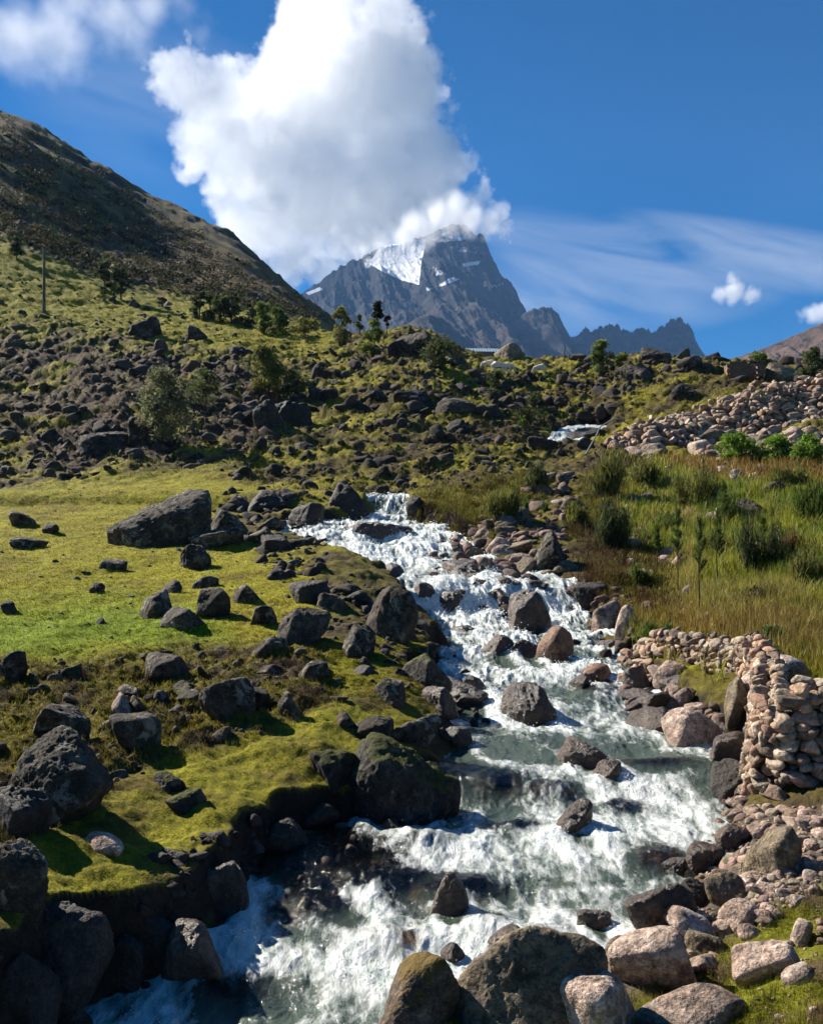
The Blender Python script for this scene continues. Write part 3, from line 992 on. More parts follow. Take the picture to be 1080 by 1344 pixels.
HERO = [
    # meadow on the left
    (205, 630, 714, 142, 'L', 'largest dark boulder on the green meadow, long and lichen-spotted', .8),
    (253, 710, 747, 46, 'L', 'dark pointed boulder on the meadow just below the largest dark boulder', .9),
    (280, 690, 719, 76, 'L', 'low dark slab rock at the right foot of the largest meadow boulder', .7),
    (203, 770, 810, 54, 'L', 'left rock of the tight cluster in the middle of the meadow', .9),
    (237, 796, 824, 68, 'L', 'flat-topped front rock of the tight cluster in the middle of the meadow', .8),
    (278, 767, 809, 48, 'L', 'round grey lichen-speckled boulder at the right of the meadow cluster', .9),
    (220, 760, 778, 32, 'L', 'small rock at the back of the tight meadow cluster', .9),
    (321, 765, 791, 36, 'L', 'blocky dark rock right of the meadow cluster', .9),
    (268, 754, 772, 34, 'L', 'small low rock behind the meadow cluster, nearer the stream', .9),
    (345, 793, 821, 36, 'L', 'pale grey lichen-covered rock between the meadow cluster and the stream', .9),
    (394, 793, 842, 76, 'L', 'big lichen-grey boulder above the mossy ledge at the left bank', .9),
    (463, 818, 862, 60, 'L', 'rounded grey boulder on the mossy ledge beside the cascade', .9),
    (350, 835, 864, 50, 'L', 'half-buried grey rock at the lower right edge of the meadow', .9),
    (147, 734, 748, 36, 'L', 'lone flat rock on the open meadow below the largest boulder', .8),
    (126, 764, 779, 20, 'L', 'small lone stone on the open grass left of the meadow cluster', .9),
    (64, 684, 701, 24, 'L', 'small right rock of the group at the upper left of the meadow', .9),
    (28, 668, 690, 34, 'L', 'upper rock of the group at the upper left of the meadow', .9),
    (36, 703, 721, 46, 'L', 'flat rock in front of the group at the upper left of the meadow', .8),
    (10, 788, 806, 24, 'L', 'small rock cut by the left picture edge on the bright grass', .9),
    (12, 850, 892, 42, 'L', 'pale rounded boulder at the left edge below the bright green grass', .9),
    (212, 857, 897, 60, 'L', 'dark round boulder at the rim of the bright green grass', .9),
    (297, 888, 942, 74, 'L', 'dark boulder in the tussocks below the meadow, throwing a long shadow', .9),
    (160, 908, 936, 32, 'P', 'small pinkish rock standing in the tussocks below the meadow', .9),
    (172, 935, 988, 74, 'L', 'brown squat boulder in the tussocks above the big grey boulder', .9),
    (70, 922, 968, 86, 'L', 'long low grey rock in the tussocks at the far left', .8),
    (376, 905, 940, 42, 'L', 'tan rock at the right end of the tussocks above the lower ledge', .9),
    (335, 905, 930, 40, 'L', 'dark rock between the tussock boulder and the tan rock', .9),
    (511, 890, 926, 44, 'L', 'grey rock on the edge of the upper mossy ledge, close to the water', .9),
    (410, 868, 890, 40, 'L', 'low rock on the upper mossy ledge left of the grey edge rock', .9),
    (56, 955, 1066, 158, 'L', 'large grey lichen-streaked boulder in the left foreground', .9),
    (8, 1100, 1192, 100, 'L', 'big grey boulder cut by the left picture edge in the foreground', .9),
    (16, 1032, 1095, 78, 'D', 'dark rock wedged between the two big grey boulders at the left edge', .9),
    (218, 1014, 1036, 46, 'M', 'upper flat mossy stone on the lower grass ledge', .8),
    (240, 1038, 1067, 52, 'M', 'lower flat mossy stone on the lower grass ledge', .8),
    (134, 1096, 1119, 56, 'P', 'flat pinkish stone lying in the grass of the lower ledge', .7),
    # left bank and shore
    (440, 984, 1034, 72, 'M', 'round mossy boulder on the left of the big mossy bank boulder', .9),
    (528, 958, 1076, 158, 'M', 'big dark mossy boulder at the water edge of the left bank', .8),
    (487, 938, 970, 60, 'L', 'dark rock on top of the ledge behind the big mossy bank boulder', .9),
    (452, 934, 954, 34, 'L', 'small round rock at the left end of the row on the ledge rim', .9),
    (545, 936, 978, 66, 'L', 'flat dark rock on the ledge rim just above the rapids', .9),
    (598, 952, 980, 46, 'W', 'reddish wet rock on the left shore below the round midstream boulder', .9),
    (560, 855, 900, 70, 'M', 'mossy rock hanging over the water at the end of the upper ledge', .8),
    (514, 760, 840, 72, 'L', 'tall dark upright boulder on the left bank beside the main cascade', .9),
    (433, 776, 800, 40, 'L', 'dark rock behind the mossy ledge next to the tall cascade boulder', .9),
    (408, 760, 792, 60, 'D', 'dark rock on the left bank above the big lichen-grey boulder', .9),
    (288, 1128, 1194, 78, 'W', 'brown boulder under the undercut turf of the left foreground', .9),
    (252, 1203, 1288, 94, 'W', 'square brown boulder in the water at the bottom left', .9),
    (206, 1205, 1272, 50, 'D', 'dark rock leaning on the square brown boulder at the bottom left', .9),
    (297, 1183, 1213, 28, 'B', 'small ochre stone at the waterline beside the undercut turf', .9),
    (62, 1192, 1292, 150, 'D', 'dark layered rock under the turf at the bottom left corner', .8),
    (150, 1235, 1290, 80, 'D', 'dark wet rock in the shade between the layered rock and the brown boulder', .8),
    (25, 1252, 1335, 95, 'D', 'dark rock at the very bottom left corner of the shore', .8),
    (92, 1328, 1366, 56, 'W', 'small wet black stone cut by the bottom edge at the left', .9),
    (370, 1075, 1120, 70, 'D', 'dark rock in the shaded hollow under the lower grass ledge', .9),
    (362, 700, 722, 44, 'D', 'dark rock on the bank at the upper left bend of the stream', .9),
    (455, 628, 672, 62, 'D', 'rounded dark boulder above the upper left bend of the stream', .9),
    (300, 664, 702, 66, 'L', 'dark boulder between the largest meadow boulder and the stream bend', .9),
    (345, 690, 718, 44, 'L', 'blocky rock right of the boulders by the stream bend', .9),
    (400, 655, 690, 50, 'D', 'dark rock in the pile at the stream bend', .9),
    (350, 640, 672, 56, 'D', 'dark boulder heading the pile above the stream bend', .9),
    # midstream
    (695, 895, 945, 74, 'W', 'round wet brown boulder alone in the middle of the stream', .9),
    (731, 818, 866, 52, 'B', 'reddish tan boulder standing in the stream below the cascade', .9),
    (650, 832, 861, 58, 'W', 'low wet brown rock left of the reddish tan boulder', .8),
    (691, 838, 862, 40, 'W', 'ochre half-sunk rock touching the reddish tan boulder', .8),
    (697, 768, 829, 58, 'W', 'tall dark wet rock at the right side of the main cascade', .9),
    (771, 969, 1006, 74, 'W', 'broad wet brown rock below the greenish pool', .8),
    (800, 998, 1024, 44, 'W', 'smaller ochre wet rock just below the broad rock of the pool', .9),
    (755, 1050, 1095, 56, 'W', 'pointed brown rock alone in the lower rapids', .9),
    (590, 1143, 1203, 52, 'W', 'dark wet rock with white water around it in the lower left rapids', .9),
    (610, 888, 926, 64, 'W', 'wet brown rock at the left edge of the stream above the pool', .8),
    (625, 886, 910, 36, 'W', 'small rounded rock on the left group above the pool', .9),
    (578, 898, 932, 50, 'W', 'left rock of the wet group above the pool', .9),
    (785, 872, 893, 42, 'B', 'low reddish rock awash in the right half of the stream', .8),
    (762, 884, 902, 30, 'W', 'small dark rock awash beside the low reddish rock', .9),
    (611, 820, 834, 34, 'W', 'small dark rock at the foot of the main cascade', .8),
    (498, 682, 706, 92, 'W', 'long sloping slab in the stream below the top waterfall', .5),
    (548, 648, 672, 30, 'D', 'dark rock on the right lip of the top waterfall', .9),
    (560, 762, 784, 34, 'W', 'dark rock splitting the left of the main cascade', .9),
    (590, 775, 800, 30, 'W', 'wet rock inside the white water of the main cascade', .8),
    (520, 738, 756, 34, 'W', 'dark rock in the rapids above the main cascade', .8),
    (660, 772, 792, 30, 'W', 'small wet rock left of the tall dark rock at the cascade', .9),
    (780, 1195, 1222, 46, 'W', 'mossy sunk rock behind the big front boulder', .8),
    (660, 1215, 1250, 50, 'W', 'wet rock in the rapids behind the big front boulder', .8),
    (595, 1240, 1265, 34, 'W', 'small dark rock behind the moss-topped front boulder', .8),
    (930, 1110, 1142, 60, 'W', 'wet brown rock at the right water edge under the near stone wall', .8),
    (890, 1128, 1150, 40, 'W', 'low wet rock in the water under the near stone wall', .8),
    (855, 930, 962, 66, 'W', 'dark wet boulder at the right shore below the low stone wall', .9),
    # right bank below and beside the walls
    (918, 930, 977, 82, 'P', 'big smooth pinkish boulder at the foot of the low stone wall', .8),
    (898, 905, 938, 46, 'P', 'pale block above the smooth pinkish boulder', .9),
    (858, 905, 935, 46, 'W', 'brown rock in the pile left of the pale block', .9),
    (838, 870, 905, 40, 'W', 'brown rock at the far end of the low stone wall', .9),
    (880, 868, 895, 40, 'P', 'tan rock in front of the low stone wall', .9),
    (958, 962, 1003, 54, 'W', 'brown rock between the smooth pinkish boulder and the near wall', .9),
    (968, 1000, 1055, 66, 'D', 'dark mossy rock against the left end of the near stone wall', .9),
    (1022, 856, 912, 84, 'P', 'big pinkish boulder built into the top of the stone wall', .8),
    (975, 885, 935, 46, 'T', 'olive-grey upright rock in the stone wall left of its big boulder', .9),
    (1020, 1078, 1145, 68, 'T', 'grey-brown upright boulder below the near stone wall', .9),
    (968, 1080, 1110, 56, 'W', 'dark rock at the foot of the near stone wall corner', .9),
    (962, 1148, 1188, 66, 'T', 'olive rock beside the upright boulder of the right shore', .9),
    (912, 1160, 1190, 52, 'D', 'dark rock at the right water edge behind the large dark shore boulder', .9),
    (870, 1155, 1220, 100, 'W', 'large dark brown boulder at the right water edge', .8),
    (975, 1183, 1218, 52, 'P', 'rounded pinkish stone on the cobbles of the right shore', .9),
    (912, 1193, 1234, 66, 'P', 'grey-pink cobble beside the large dark shore boulder', .9),
    (930, 1228, 1256, 52, 'T', 'small grey cobble in front of the grey-pink cobble', .8),
    (862, 1213, 1296, 122, 'P', 'big pink granite boulder tilted at the lower right', .7),
    (815, 1232, 1270, 46, 'T', 'ochre rock tucked behind the big pink granite boulder', .9),
    (1008, 1240, 1282, 88, 'P', 'pale flat stone lying in the grass at the lower right', .7),
    (1055, 1208, 1240, 32, 'P', 'small reddish stone standing in the grass at the right edge', .9),
    (1050, 1268, 1290, 44, 'P', 'small pale stone half sunk in the grass at the right edge', .9),
    (790, 1285, 1372, 142, 'P', 'pale pink boulder in the bottom foreground', .8),
    (920, 1308, 1352, 170, 'P', 'long low pink slab at the bottom right edge', .6),
    (925, 1258, 1274, 48, 'P', 'thin flat stone between the pink granite boulder and the pale flat stone', .8),
    (700, 1222, 1372, 222, 'T', 'very large olive-brown boulder at the bottom centre of the foreground', .75),
    (545, 1258, 1372, 136, 'O', 'dark foreground boulder with orange moss on its left shoulder', .8),
    # right bank in the middle distance
    (612, 732, 757, 62, 'W', 'brown rock on the right bank above the main cascade', .9),
    (640, 728, 752, 42, 'P', 'pinkish rock beside the stream above the main cascade', .9),
    (725, 690, 742, 62, 'L', 'big grey boulder in the stone run on the right bank', .9),
    (656, 704, 726, 36, 'P', 'smooth pinkish rock in the stone run on the right bank', .9),
    (692, 728, 752, 44, 'T', 'brown rock low in the stone run on the right bank', .9),
    (800, 786, 830, 44, 'P', 'tan slab leaning at the right bank beside the low cascade', .7),
    (822, 795, 830, 32, 'P', 'second tan slab leaning behind the first at the right bank', .7),
    (775, 762, 792, 46, 'D', 'dark rock on the right bank over the side cascade', .9),
    (982, 650, 685, 42, 'L', 'grey boulder in the tall grass of the right slope', .9),
    (946, 660, 688, 22, 'P', 'pale slab standing on edge in the tall grass', .4),
    (1040, 812, 836, 56, 'T', 'long pale rock lying in the tall grass at the right', .6),
    (935, 803, 820, 26, 'T', 'small rock in the tall grass above the low stone wall', .9),
    (968, 614, 632, 22, 'P', 'small pale stone in the red grass below the upper wall', .9),
    (1020, 630, 652, 50, 'D', 'dark low rock in the red grass at the right', .9),
    # middle slope, crest and hillside
    (352, 518, 566, 40, 'F', 'pale upright boulder standing on the middle slope by the loose shrub', .9),
    (384, 524, 562, 50, 'D', 'dark boulder right of the pale upright boulder', .9),
    (130, 558, 598, 66, 'F', 'big dark boulder at the left in the scree above the meadow', .9),
    (192, 540, 582, 54, 'F', 'rounded boulder beside the big shrub in the scree', .9),
    (540, 507, 532, 52, 'F', 'broad dark boulder in the middle of the rocky slope', .9),
    (597, 515, 542, 62, 'F', 'flat dark boulder right of the broad slope boulder', .8),
    (425, 503, 530, 42, 'F', 'tan boulder on the rocky slope left of centre', .9),
    (191, 414, 446, 46, 'F', 'large dark boulder in the green upper field', .9),
    (258, 424, 447, 26, 'F', 'upright dark boulder in the green upper field right of the large one', .9),
    (316, 451, 467, 34, 'F', 'low dark boulder at the lower rim of the green upper field', .9),
    (670, 446, 472, 42, 'T', 'rounded brown boulder with a grassy cap on the crest', .9),
    (545, 430, 470, 78, 'F', 'rock outcrop on the crest in front of the mountain', .9),
    (596, 462, 480, 40, 'D', 'dark rock on the crest right of the outcrop', .9),
    (768, 556, 581, 52, 'D', 'dark boulder in the upper waterfall', .9),
    (712, 570, 592, 40, 'D', 'dark rock left of the upper waterfall', .9),
    (1036, 470, 499, 52, 'T', 'large slanting brown slab rock on the crest at the right', .7),
    (906, 466, 488, 34, 'F', 'dark rock on the crest between the ruin and the bush', .9),
    (862, 452, 476, 40, 'F', 'tall dark rock on the crest at the right of centre', .9),
    (838, 472, 496, 50, 'F', 'dark boulder below the crest right of the small bush', .9),
    (900, 500, 525, 40, 'F', 'grey boulder above the upper stone wall', .9),
]
for h_ in HERO:
    if h_[4] in 'WB' and 660 < h_[2] < 1260 and h_[0] < 830:
        x_, y_, z_ = hit(h_[0], h_[2])
        if shore(WE, np.array([x_]), np.array([y_]))[0] < .1:
            WROCK.append((x_, y_ + h_[3] * y_ / F * .24, max(.1, h_[3] * y_ / F * .5)))
build_water()
for h_ in HERO:
    hero(*h_[:6], depth=h_[6], soft=7.0 if h_[4] in 'PB' else 9.0 if h_[4] in 'TO' else 12.0, rough=.45 if h_[4] in 'PB' else .65 if h_[4] in 'TO' else 1.05)

# ---- smaller rocks: (zone polygon, count, pixel size range, world clamp in metres, kinds, colour, label)
SCAT = [
    ([(-60, 448), (110, 448), (330, 482), (400, 560), (300, 612), (-60, 640)], 1100, (3, 24), (.10, 1.2), 'F', (.060, .046, .035), 'rough brown rock among those strewn over the scree slope at the left'),
    ([(330, 475), (480, 450), (560, 462), (640, 500), (760, 560), (720, 620), (560, 650), (390, 660), (290, 620), (390, 560)], 950, (3, 26), (.12, 1.4), 'F', (.045, .035, .027), 'dark rock among those strewn over the middle slope above the stream'),
    ([(620, 500), (760, 480), (850, 500), (800, 560), (740, 600), (700, 590)], 380, (4, 22), (.15, 1.5), 'F', (.05, .038, .03), 'dark rock among those in the gully beside the upper waterfall'),
    ([(740, 470), (840, 452), (920, 462), (1000, 470), (1160, 470), (1160, 505), (960, 510), (820, 500)], 260, (4, 26), (.2, 2.0), 'F', (.055, .042, .032), 'dark rock among those along the crest at the right'),
    ([(-60, 330), (140, 385), (320, 420), (430, 440), (420, 470), (320, 470), (160, 445), (-60, 440)], 260, (3, 13), (.2, 1.4), 'F', (.055, .045, .038), 'dark rock among those dotted over the green upper field'),
    ([(560, 735), (600, 705), (650, 660), (720, 625), (760, 620), (770, 650), (745, 700), (740, 760), (700, 770), (620, 758)], 420, (6, 32), (.12, .85), 'PT', (.15, .10, .078), 'pinkish-brown rock in the stone run on the right bank'),
    ([(740, 760), (800, 770), (860, 800), (830, 860), (790, 830), (740, 790)], 90, (6, 26), (.1, .6), 'PW', (.13, .09, .07), 'brown rock on the right bank beside the side cascade'),
    ([(300, 640), (400, 650), (395, 690), (460, 760), (500, 770), (590, 860), (560, 870), (470, 850), (380, 790), (330, 720), (280, 700)], 330, (6, 30), (.08, .8), 'LD', (.048, .038, .028), 'dark lichen-spotted rock along the left bank of the stream'),
    ([(-60, 650), (280, 620), (330, 700), (400, 770), (330, 850), (-60, 860)], 90, (3, 13), (.05, .4), 'L', (.075, .068, .06), 'small stone dotted over the green meadow'),
    ([(-60, 880), (240, 850), (430, 850), (450, 920), (330, 965), (180, 1010), (40, 1090), (-60, 1080)], 320, (5, 30), (.05, .35), 'LM', (.062, .048, .034), 'brown stone among the tussocks below the meadow'),
    ([(820, 880), (870, 885), (960, 960), (985, 1060), (950, 1090), (960, 1000), (900, 960), (820, 930)], 220, (11, 46), (.1, .5), 'PW', (.13, .092, .074), 'brown rock piled on the right shore below the stone wall'),
    ([(930, 1120), (985, 1060), (1130, 1070), (1130, 1130), (1000, 1215), (890, 1262), (840, 1240)], 1000, (5, 30), (.03, .22), 'P', (.23, .17, .128), 'pinkish cobble on the right shore below the near stone wall'),
    ([(880, 1300), (960, 1225), (1130, 1130), (1130, 1420), (840, 1420)], 170, (4, 20), (.015, .09), 'P', (.25, .19, .145), 'small pink stone in the grass at the lower right'),
    ([(780, 620), (900, 590), (1130, 610), (1130, 820), (960, 840), (800, 740)], 260, (5, 26), (.06, .5), 'P', (.24, .18, .15), 'pale stone showing through the grass of the right slope'),
    ([(800, 600), (860, 570), (960, 560), (1100, 570), (1100, 598), (900, 600)], 170, (9, 42), (.25, 1.4), 'PT', (.26, .18, .13), 'pale rock lying along the foot of the upper stone wall'),
    ([(560, 900), (620, 900), (640, 950), (590, 990), (560, 960)], 22, (8, 24), (.08, .3), 'W', (.05, .036, .028), 'wet brown rock at the left waterline above the pool'),
    ([(330, 1110), (400, 1090), (520, 1090), (500, 1170), (400, 1190), (330, 1160)], 46, (8, 30), (.05, .2), 'W', (.05, .036, .028), 'wet brown stone in the shallow water at the left'),
    ([(440, 855), (600, 860), (610, 950), (590, 1000), (560, 900), (450, 890)], 40, (8, 34), (.07, .4), 'LD', (.05, .042, .036), 'dark rock along the rim of the upper mossy ledge'),
    ([(200, 1130), (330, 1060), (400, 1080), (520, 1075), (520, 1110), (380, 1115), (250, 1170), (180, 1190)], 60, (8, 40), (.05, .3), 'D', (.035, .028, .022), 'dark rock in the undercut below the lower ledge turf'),
    ([(560, 700), (640, 740), (700, 790), (800, 800), (830, 880), (760, 900), (640, 830), (560, 760)], 60, (7, 24), (.08, .35), 'W', (.05, .036, .028), 'wet brown stone awash in the upper rapids'),
    ([(-60, 1230), (160, 1180), (330, 1120), (330, 1200), (200, 1290), (-60, 1340)], 70, (10, 46), (.06, .3), 'D', (.03, .024, .02), 'dark stone in the shade under the foreground turf'),
    ([(40, 180), (210, 280), (330, 370), (420, 430), (300, 400), (140, 360), (0, 300), (0, 170)], 300, (3, 11), (.4, 3.0), 'F', (.045, .036, .028), 'dark crag among those on the far hillside'),
]
PROTO = [rock_verts(3, 900 + i, 10, .48, 1.0, 1.1, 18.0) for i in range(9)]
PROTOR = [rock_verts(3, 950 + i, 11, .6, 1.0, .7, 11.0) for i in range(6)]
PROTOW = [rock_verts(3, 980 + i, 9, .42, 1.0, .4, 40.0) for i in range(9)]
PRME = {}


def scatter_all():
    items = []
    for zi, (poly, n, (p0, p1), (m0, m1), kinds, col, label) in enumerate(SCAT):
        pu, pv = [a for a, b in poly], [b for a, b in poly]
        m = n * 8
        u = rng.uniform(min(pu), max(pu), m)
        v = rng.uniform(min(pv), max(pv), m)
        ok = poly_in(poly, u, v, 14) > rng.uniform(.05, .95, m)
        u, v = u[ok], v[ok]
        cl = fbm(u * .022, v * .05, o=3, seed=70 + zi)
        ok = cl > rng.uniform(-.28, .32, len(u)) - (0 if kinds in 'FLM' else .35)
        u, v = u[ok][:n], v[ok][:n]
        X, Y, Z = hits(u, v)
        px = p0 * (p1 / p0) ** (rng.uniform(0, 1, len(u)) ** 2.8)
        W = np.clip(px * Y / F, m0, m1)
        for i in range(len(u)):
            if any((X[i] - a) ** 2 + (Y[i] - b) ** 2 < (c * .8) ** 2 for a, b, c in ROCKPOS):
                continue
            items.append((W[i] * F / Y[i], zi, X[i], Y[i], Z[i], W[i], kinds[int(rng.integers(len(kinds)))], u[i]))
    items.sort(key=lambda t: -t[0])
    single, rest = [], []
    for t in items:
        (single if len(single) < 150 and -5 < t[7] < 1085 else rest).append(t)
    for px, zi, X, Y, Z, W, kd, u in single:
        big = px > 26
        key = (int(rng.integers(6)), kd in 'P', big)
        if key not in PRME:
            v, f = rock_verts(4, 700 + key[0] * 7 + key[1], 11 if key[1] else 10, .6 if key[1] else .48, 1, .7 if key[1] else 1.1, 10.0 if key[1] else 18.0)
            PRME[key] = mesh_np('rock', v, f)
        me = PRME[key]
        mk = ('rock_' + str(key), kd)
        if mk not in PRME:
            q = me.copy()
            q.materials.clear()
            q.materials.append(MR[kd])
            PRME[mk] = q
        o = link('rock', PRME[mk], loc=(X, Y, Z - W * .05), label=SCAT[zi][6], cat='rock', group=SCAT[zi][6])
        o.scale = (W * .56, W * .56 * random.uniform(.7, 1.1), W * .56 * random.uniform(.55, .85))
        o.rotation_euler = (random.uniform(-.3, .3), random.uniform(-.3, .3), random.uniform(0, 6.28))
    M = mat_col('loose_stones', .9, .25, 0, 18, .45)
    for zi, z in enumerate(SCAT):
        it = [t for t in rest if t[1] == zi]
        if not it:
            continue
        X, Y, Z, W = (np.array([t[k_] for t in it]) for k_ in (2, 3, 4, 5))
        n = len(it)
        pr = PROTOR if z[4][0] == 'P' else PROTO
        VV, FF, CC, base = [], [], [], 0
        which = rng.integers(len(pr), size=n)
        scl = np.stack([W * .56, W * .56 * rng.uniform(.65, 1.15, n), W * .56 * rng.uniform(.5, .85, n)], 1)
        pos = np.stack([X, Y, Z - W * .06], 1)
        c = np.array(z[5])[None] * rng.uniform(.5, 1.5, (n, 1)) * (1 + rng.uniform(-.1, .1, (n, 3)))
        rt = rots(n, .5)
        for i, (v, f) in enumerate(pr):
            s = which == i
            if not s.any():
                continue
            V, Fc, cc = soup(v, f, pos[s], rt[s], scl[s], c[s])
            VV.append(V)
            FF.append(Fc + base)
            CC.append(cc)
            base += len(V)
        link('loose_stones', mesh_np('loose_stones', np.concatenate(VV), np.concatenate(FF), attr={'Col': np.concatenate(CC)}), M, kind='stuff')


scatter_all()

# ---------------------------------------------------------------- dry-stone walls
M_WALL = mat_col('wall_stone', .85, .25, 0, 22, .55)


def drywall(name, path, height, size, lean, label, thick, col, g, jit=.25, topdrop=.15, capbig=0, bulk=2):
    """path: list of (X, Y); height: list along it; stones laid in courses on the ground"""
    P = np.array(path, float)
    L = np.concatenate([[0], np.cumsum(np.hypot(*np.diff(P, axis=0).T))])
    tot = L[-1]
    pos, siz, cols_ = [], [], []
    for layer in range(bulk):
        zc = 0.0
        while True:
            hmax = max(height)
            if zc > hmax:
                break
            s = g.uniform(0, size)
            ch = size * g.uniform(.5, .75)
            while s < tot:
                w = size * g.choice([.5, .7, .9, 1.1, 1.4, 1.9]) * g.uniform(.9, 1.1)
                x, y = np.interp(s, L, P[:, 0]), np.interp(s, L, P[:, 1])
                hh = np.interp(s, L, height)
                if zc + ch * .4 < hh * (1 - topdrop * g.uniform(0, 1)):
                    i = min(np.searchsorted(L, s), len(P) - 1)
                    i = max(i, 1)
                    t = (P[i] - P[i - 1]) / (L[i] - L[i - 1])
                    nrm = np.array([-t[1], t[0]])
                    off = (layer - (bulk - 1) / 2) * thick + lean * zc + g.normal() * size * .12
                    xx, yy = x + nrm[0] * off, y + nrm[1] * off
                    pos.append((xx, yy, tz(xx, yy) + zc + ch * .4 + g.normal() * size * .06))
                    siz.append((w * .58, size * g.uniform(.45, .7), ch * g.uniform(.55, .8)))
                    cols_.append((math.atan2(t[1], t[0]), *(np.array(col[g.integers(len(col))]) * g.uniform(.65, 1.3))))
                s += w * .84
            zc += ch * .82
    pos, siz, cc = np.array(pos), np.array(siz), np.array(cols_)
    n = len(pos)
    yaw = cc[:, 0] + g.normal(size=n) * .2
    rt = rots(n, jit, g)
    R0 = np.zeros((n, 3, 3))
    R0[:, 0, 0] = R0[:, 1, 1] = np.cos(yaw)
    R0[:, 0, 1] = -np.sin(yaw)
    R0[:, 1, 0] = np.sin(yaw)
    R0[:, 2, 2] = 1
    # keep courses level: only small tilts on top of the wall direction
    tl = rots(n, jit, g)
    a = -np.arctan2(tl[:, 1, 0], tl[:, 0, 0])
    Ry = np.zeros((n, 3, 3))
    Ry[:, 0, 0] = Ry[:, 1, 1] = np.cos(a)
    Ry[:, 0, 1] = -np.sin(a)
    Ry[:, 1, 0] = np.sin(a)
    Ry[:, 2, 2] = 1
    rt = R0 @ tl @ Ry
    which = g.integers(len(PROTOW), size=n)
    VV, FF, CC, base = [], [], [], 0
    for i, (v, f) in enumerate(PROTOW):
        s = which == i
        if not s.any():
            continue
        V, Fc, c3 = soup(norm_box(v), f, pos[s], rt[s], siz[s], cc[s, 1:])
        VV.append(V)
        FF.append(Fc + base)
        CC.append(c3)
        base += len(V)
    return link(name, mesh_np(name, np.concatenate(VV), np.concatenate(FF), attr={'Col': np.concatenate(CC)}), M_WALL, label=label, cat='stone wall')


def W2(u, Y):
    return ((u - CU) / F * Y, Y)


g_ = np.random.default_rng(5)
PINKS = [(.35, .235, .155), (.28, .19, .13), (.41, .31, .225), (.20, .14, .10), (.34, .275, .20), (.15, .11, .085), (.27, .215, .16), (.33, .20, .14)]
drywall('stone_wall', [W2(822, 14.6), W2(870, 13.6), W2(920, 12.8), W2(975, 12.0), W2(1000, 11.0), W2(1003, 10.2), W2(1000, 9.4), W2(996, 8.6), W2(1004, 8.2), W2(1040, 8.0), W2(1090, 7.95), W2(1200, 8.1)],
        [.28, .36, .40, .42, .44, .5, .62, .80, .82, .82, .80, .75], .135, .12,
        'near dry-stone wall of pinkish field stones curving along the right bank', .17, PINKS, g_, topdrop=.2)
drywall('stone_wall', [W2(798, 40.5), W2(840, 40.2), W2(900, 40.5), W2(960, 41), W2(1030, 41), W2(1100, 41), W2(1220, 42)],
        [.5, 1.0, 1.2, 1.35, 1.45, 1.5, 1.5], .30, 1.6,
        'long upper bank-like wall of pale pink stones across the right slope', .5, PINKS[:3] + PINKS, g_, jit=.6, topdrop=.3, bulk=3)

# ---------------------------------------------------------------- vegetation
M_LEAF = mat_col('leaves', .75, .25, .5, 3, .25)
M_BLADE = mat_col('grass_blades', .8, .2, .35, 2, .3)
M_BARK = mat_col('bark', .9, .2, 0, 30, .4)


def leaves_mesh(name, C, size, col, g, flat=.5, length=1.8):
    """one small pointed leaf (two triangles, slightly folded) per centre"""
    n = len(C)
    d = g.normal(size=(n, 3))
    d[:, 2] = np.abs(d[:, 2]) * (1 - flat) + .25
    d /= np.linalg.norm(d, axis=1)[:, None]
    s = np.cross(d, g.normal(size=(n, 3)))
    s /= np.linalg.norm(s, axis=1)[:, None] + 1e-9
    nn = np.cross(d, s)
    L = (size * g.uniform(.6, 1.4, n))[:, None]
    a = C - d * L * length * .5
    b = C + s * L * .5 + nn * L * .15
    c = C + d * L * length * .5
    e = C - s * L * .5 + nn * L * .15
    V = np.stack([a, b, c, e], 1).reshape(-1, 3)
    i = np.arange(n)[:, None] * 4
    return mesh_np(name, V, np.concatenate([i + [[0, 1, 2]], i + [[0, 2, 3]]]), smooth=False, attr={'Col': np.repeat(col, 4, 0)})


def tubes(name, paths, col, sides=5):
    VV, FF, b = [], [], 0
    for P, r in paths:
        P = np.asarray(P, float)
        n = len(P)
        r = np.linspace(r[0], r[1], n)
        T = np.gradient(P, axis=0)
        T /= np.linalg.norm(T, axis=1)[:, None] + 1e-9
        ref = np.where(np.abs(T[:, 2:3]) > .9, np.array([[1., 0, 0]]), np.array([[0, 0, 1.]]))
        A = np.cross(T, ref)
        A /= np.linalg.norm(A, axis=1)[:, None]
        B = np.cross(T, A)
        t = np.linspace(0, 2 * np.pi, sides, endpoint=False)
        V = P[:, None] + r[:, None, None] * (np.cos(t)[None, :, None] * A[:, None] + np.sin(t)[None, :, None] * B[:, None])
        i = np.arange(n * sides).reshape(n, sides) + b
        j = np.roll(i, -1, 1)
        FF.append(np.stack([i[:-1], j[:-1], j[1:], i[1:]], -1).reshape(-1, 4))
        VV.append(V.reshape(-1, 3))
        b += n * sides
    V = np.concatenate(VV)
    return mesh_np(name, V, np.concatenate(FF), attr={'Col': np.tile(np.array(col), (len(V), 1))})


def shade_cols(base, n, g, var=.35):
    base = np.array(base)
    return base[None] * (1 + g.uniform(-var, var, (n, 1))) * (1 + g.uniform(-.12, .12, (n, 3)))


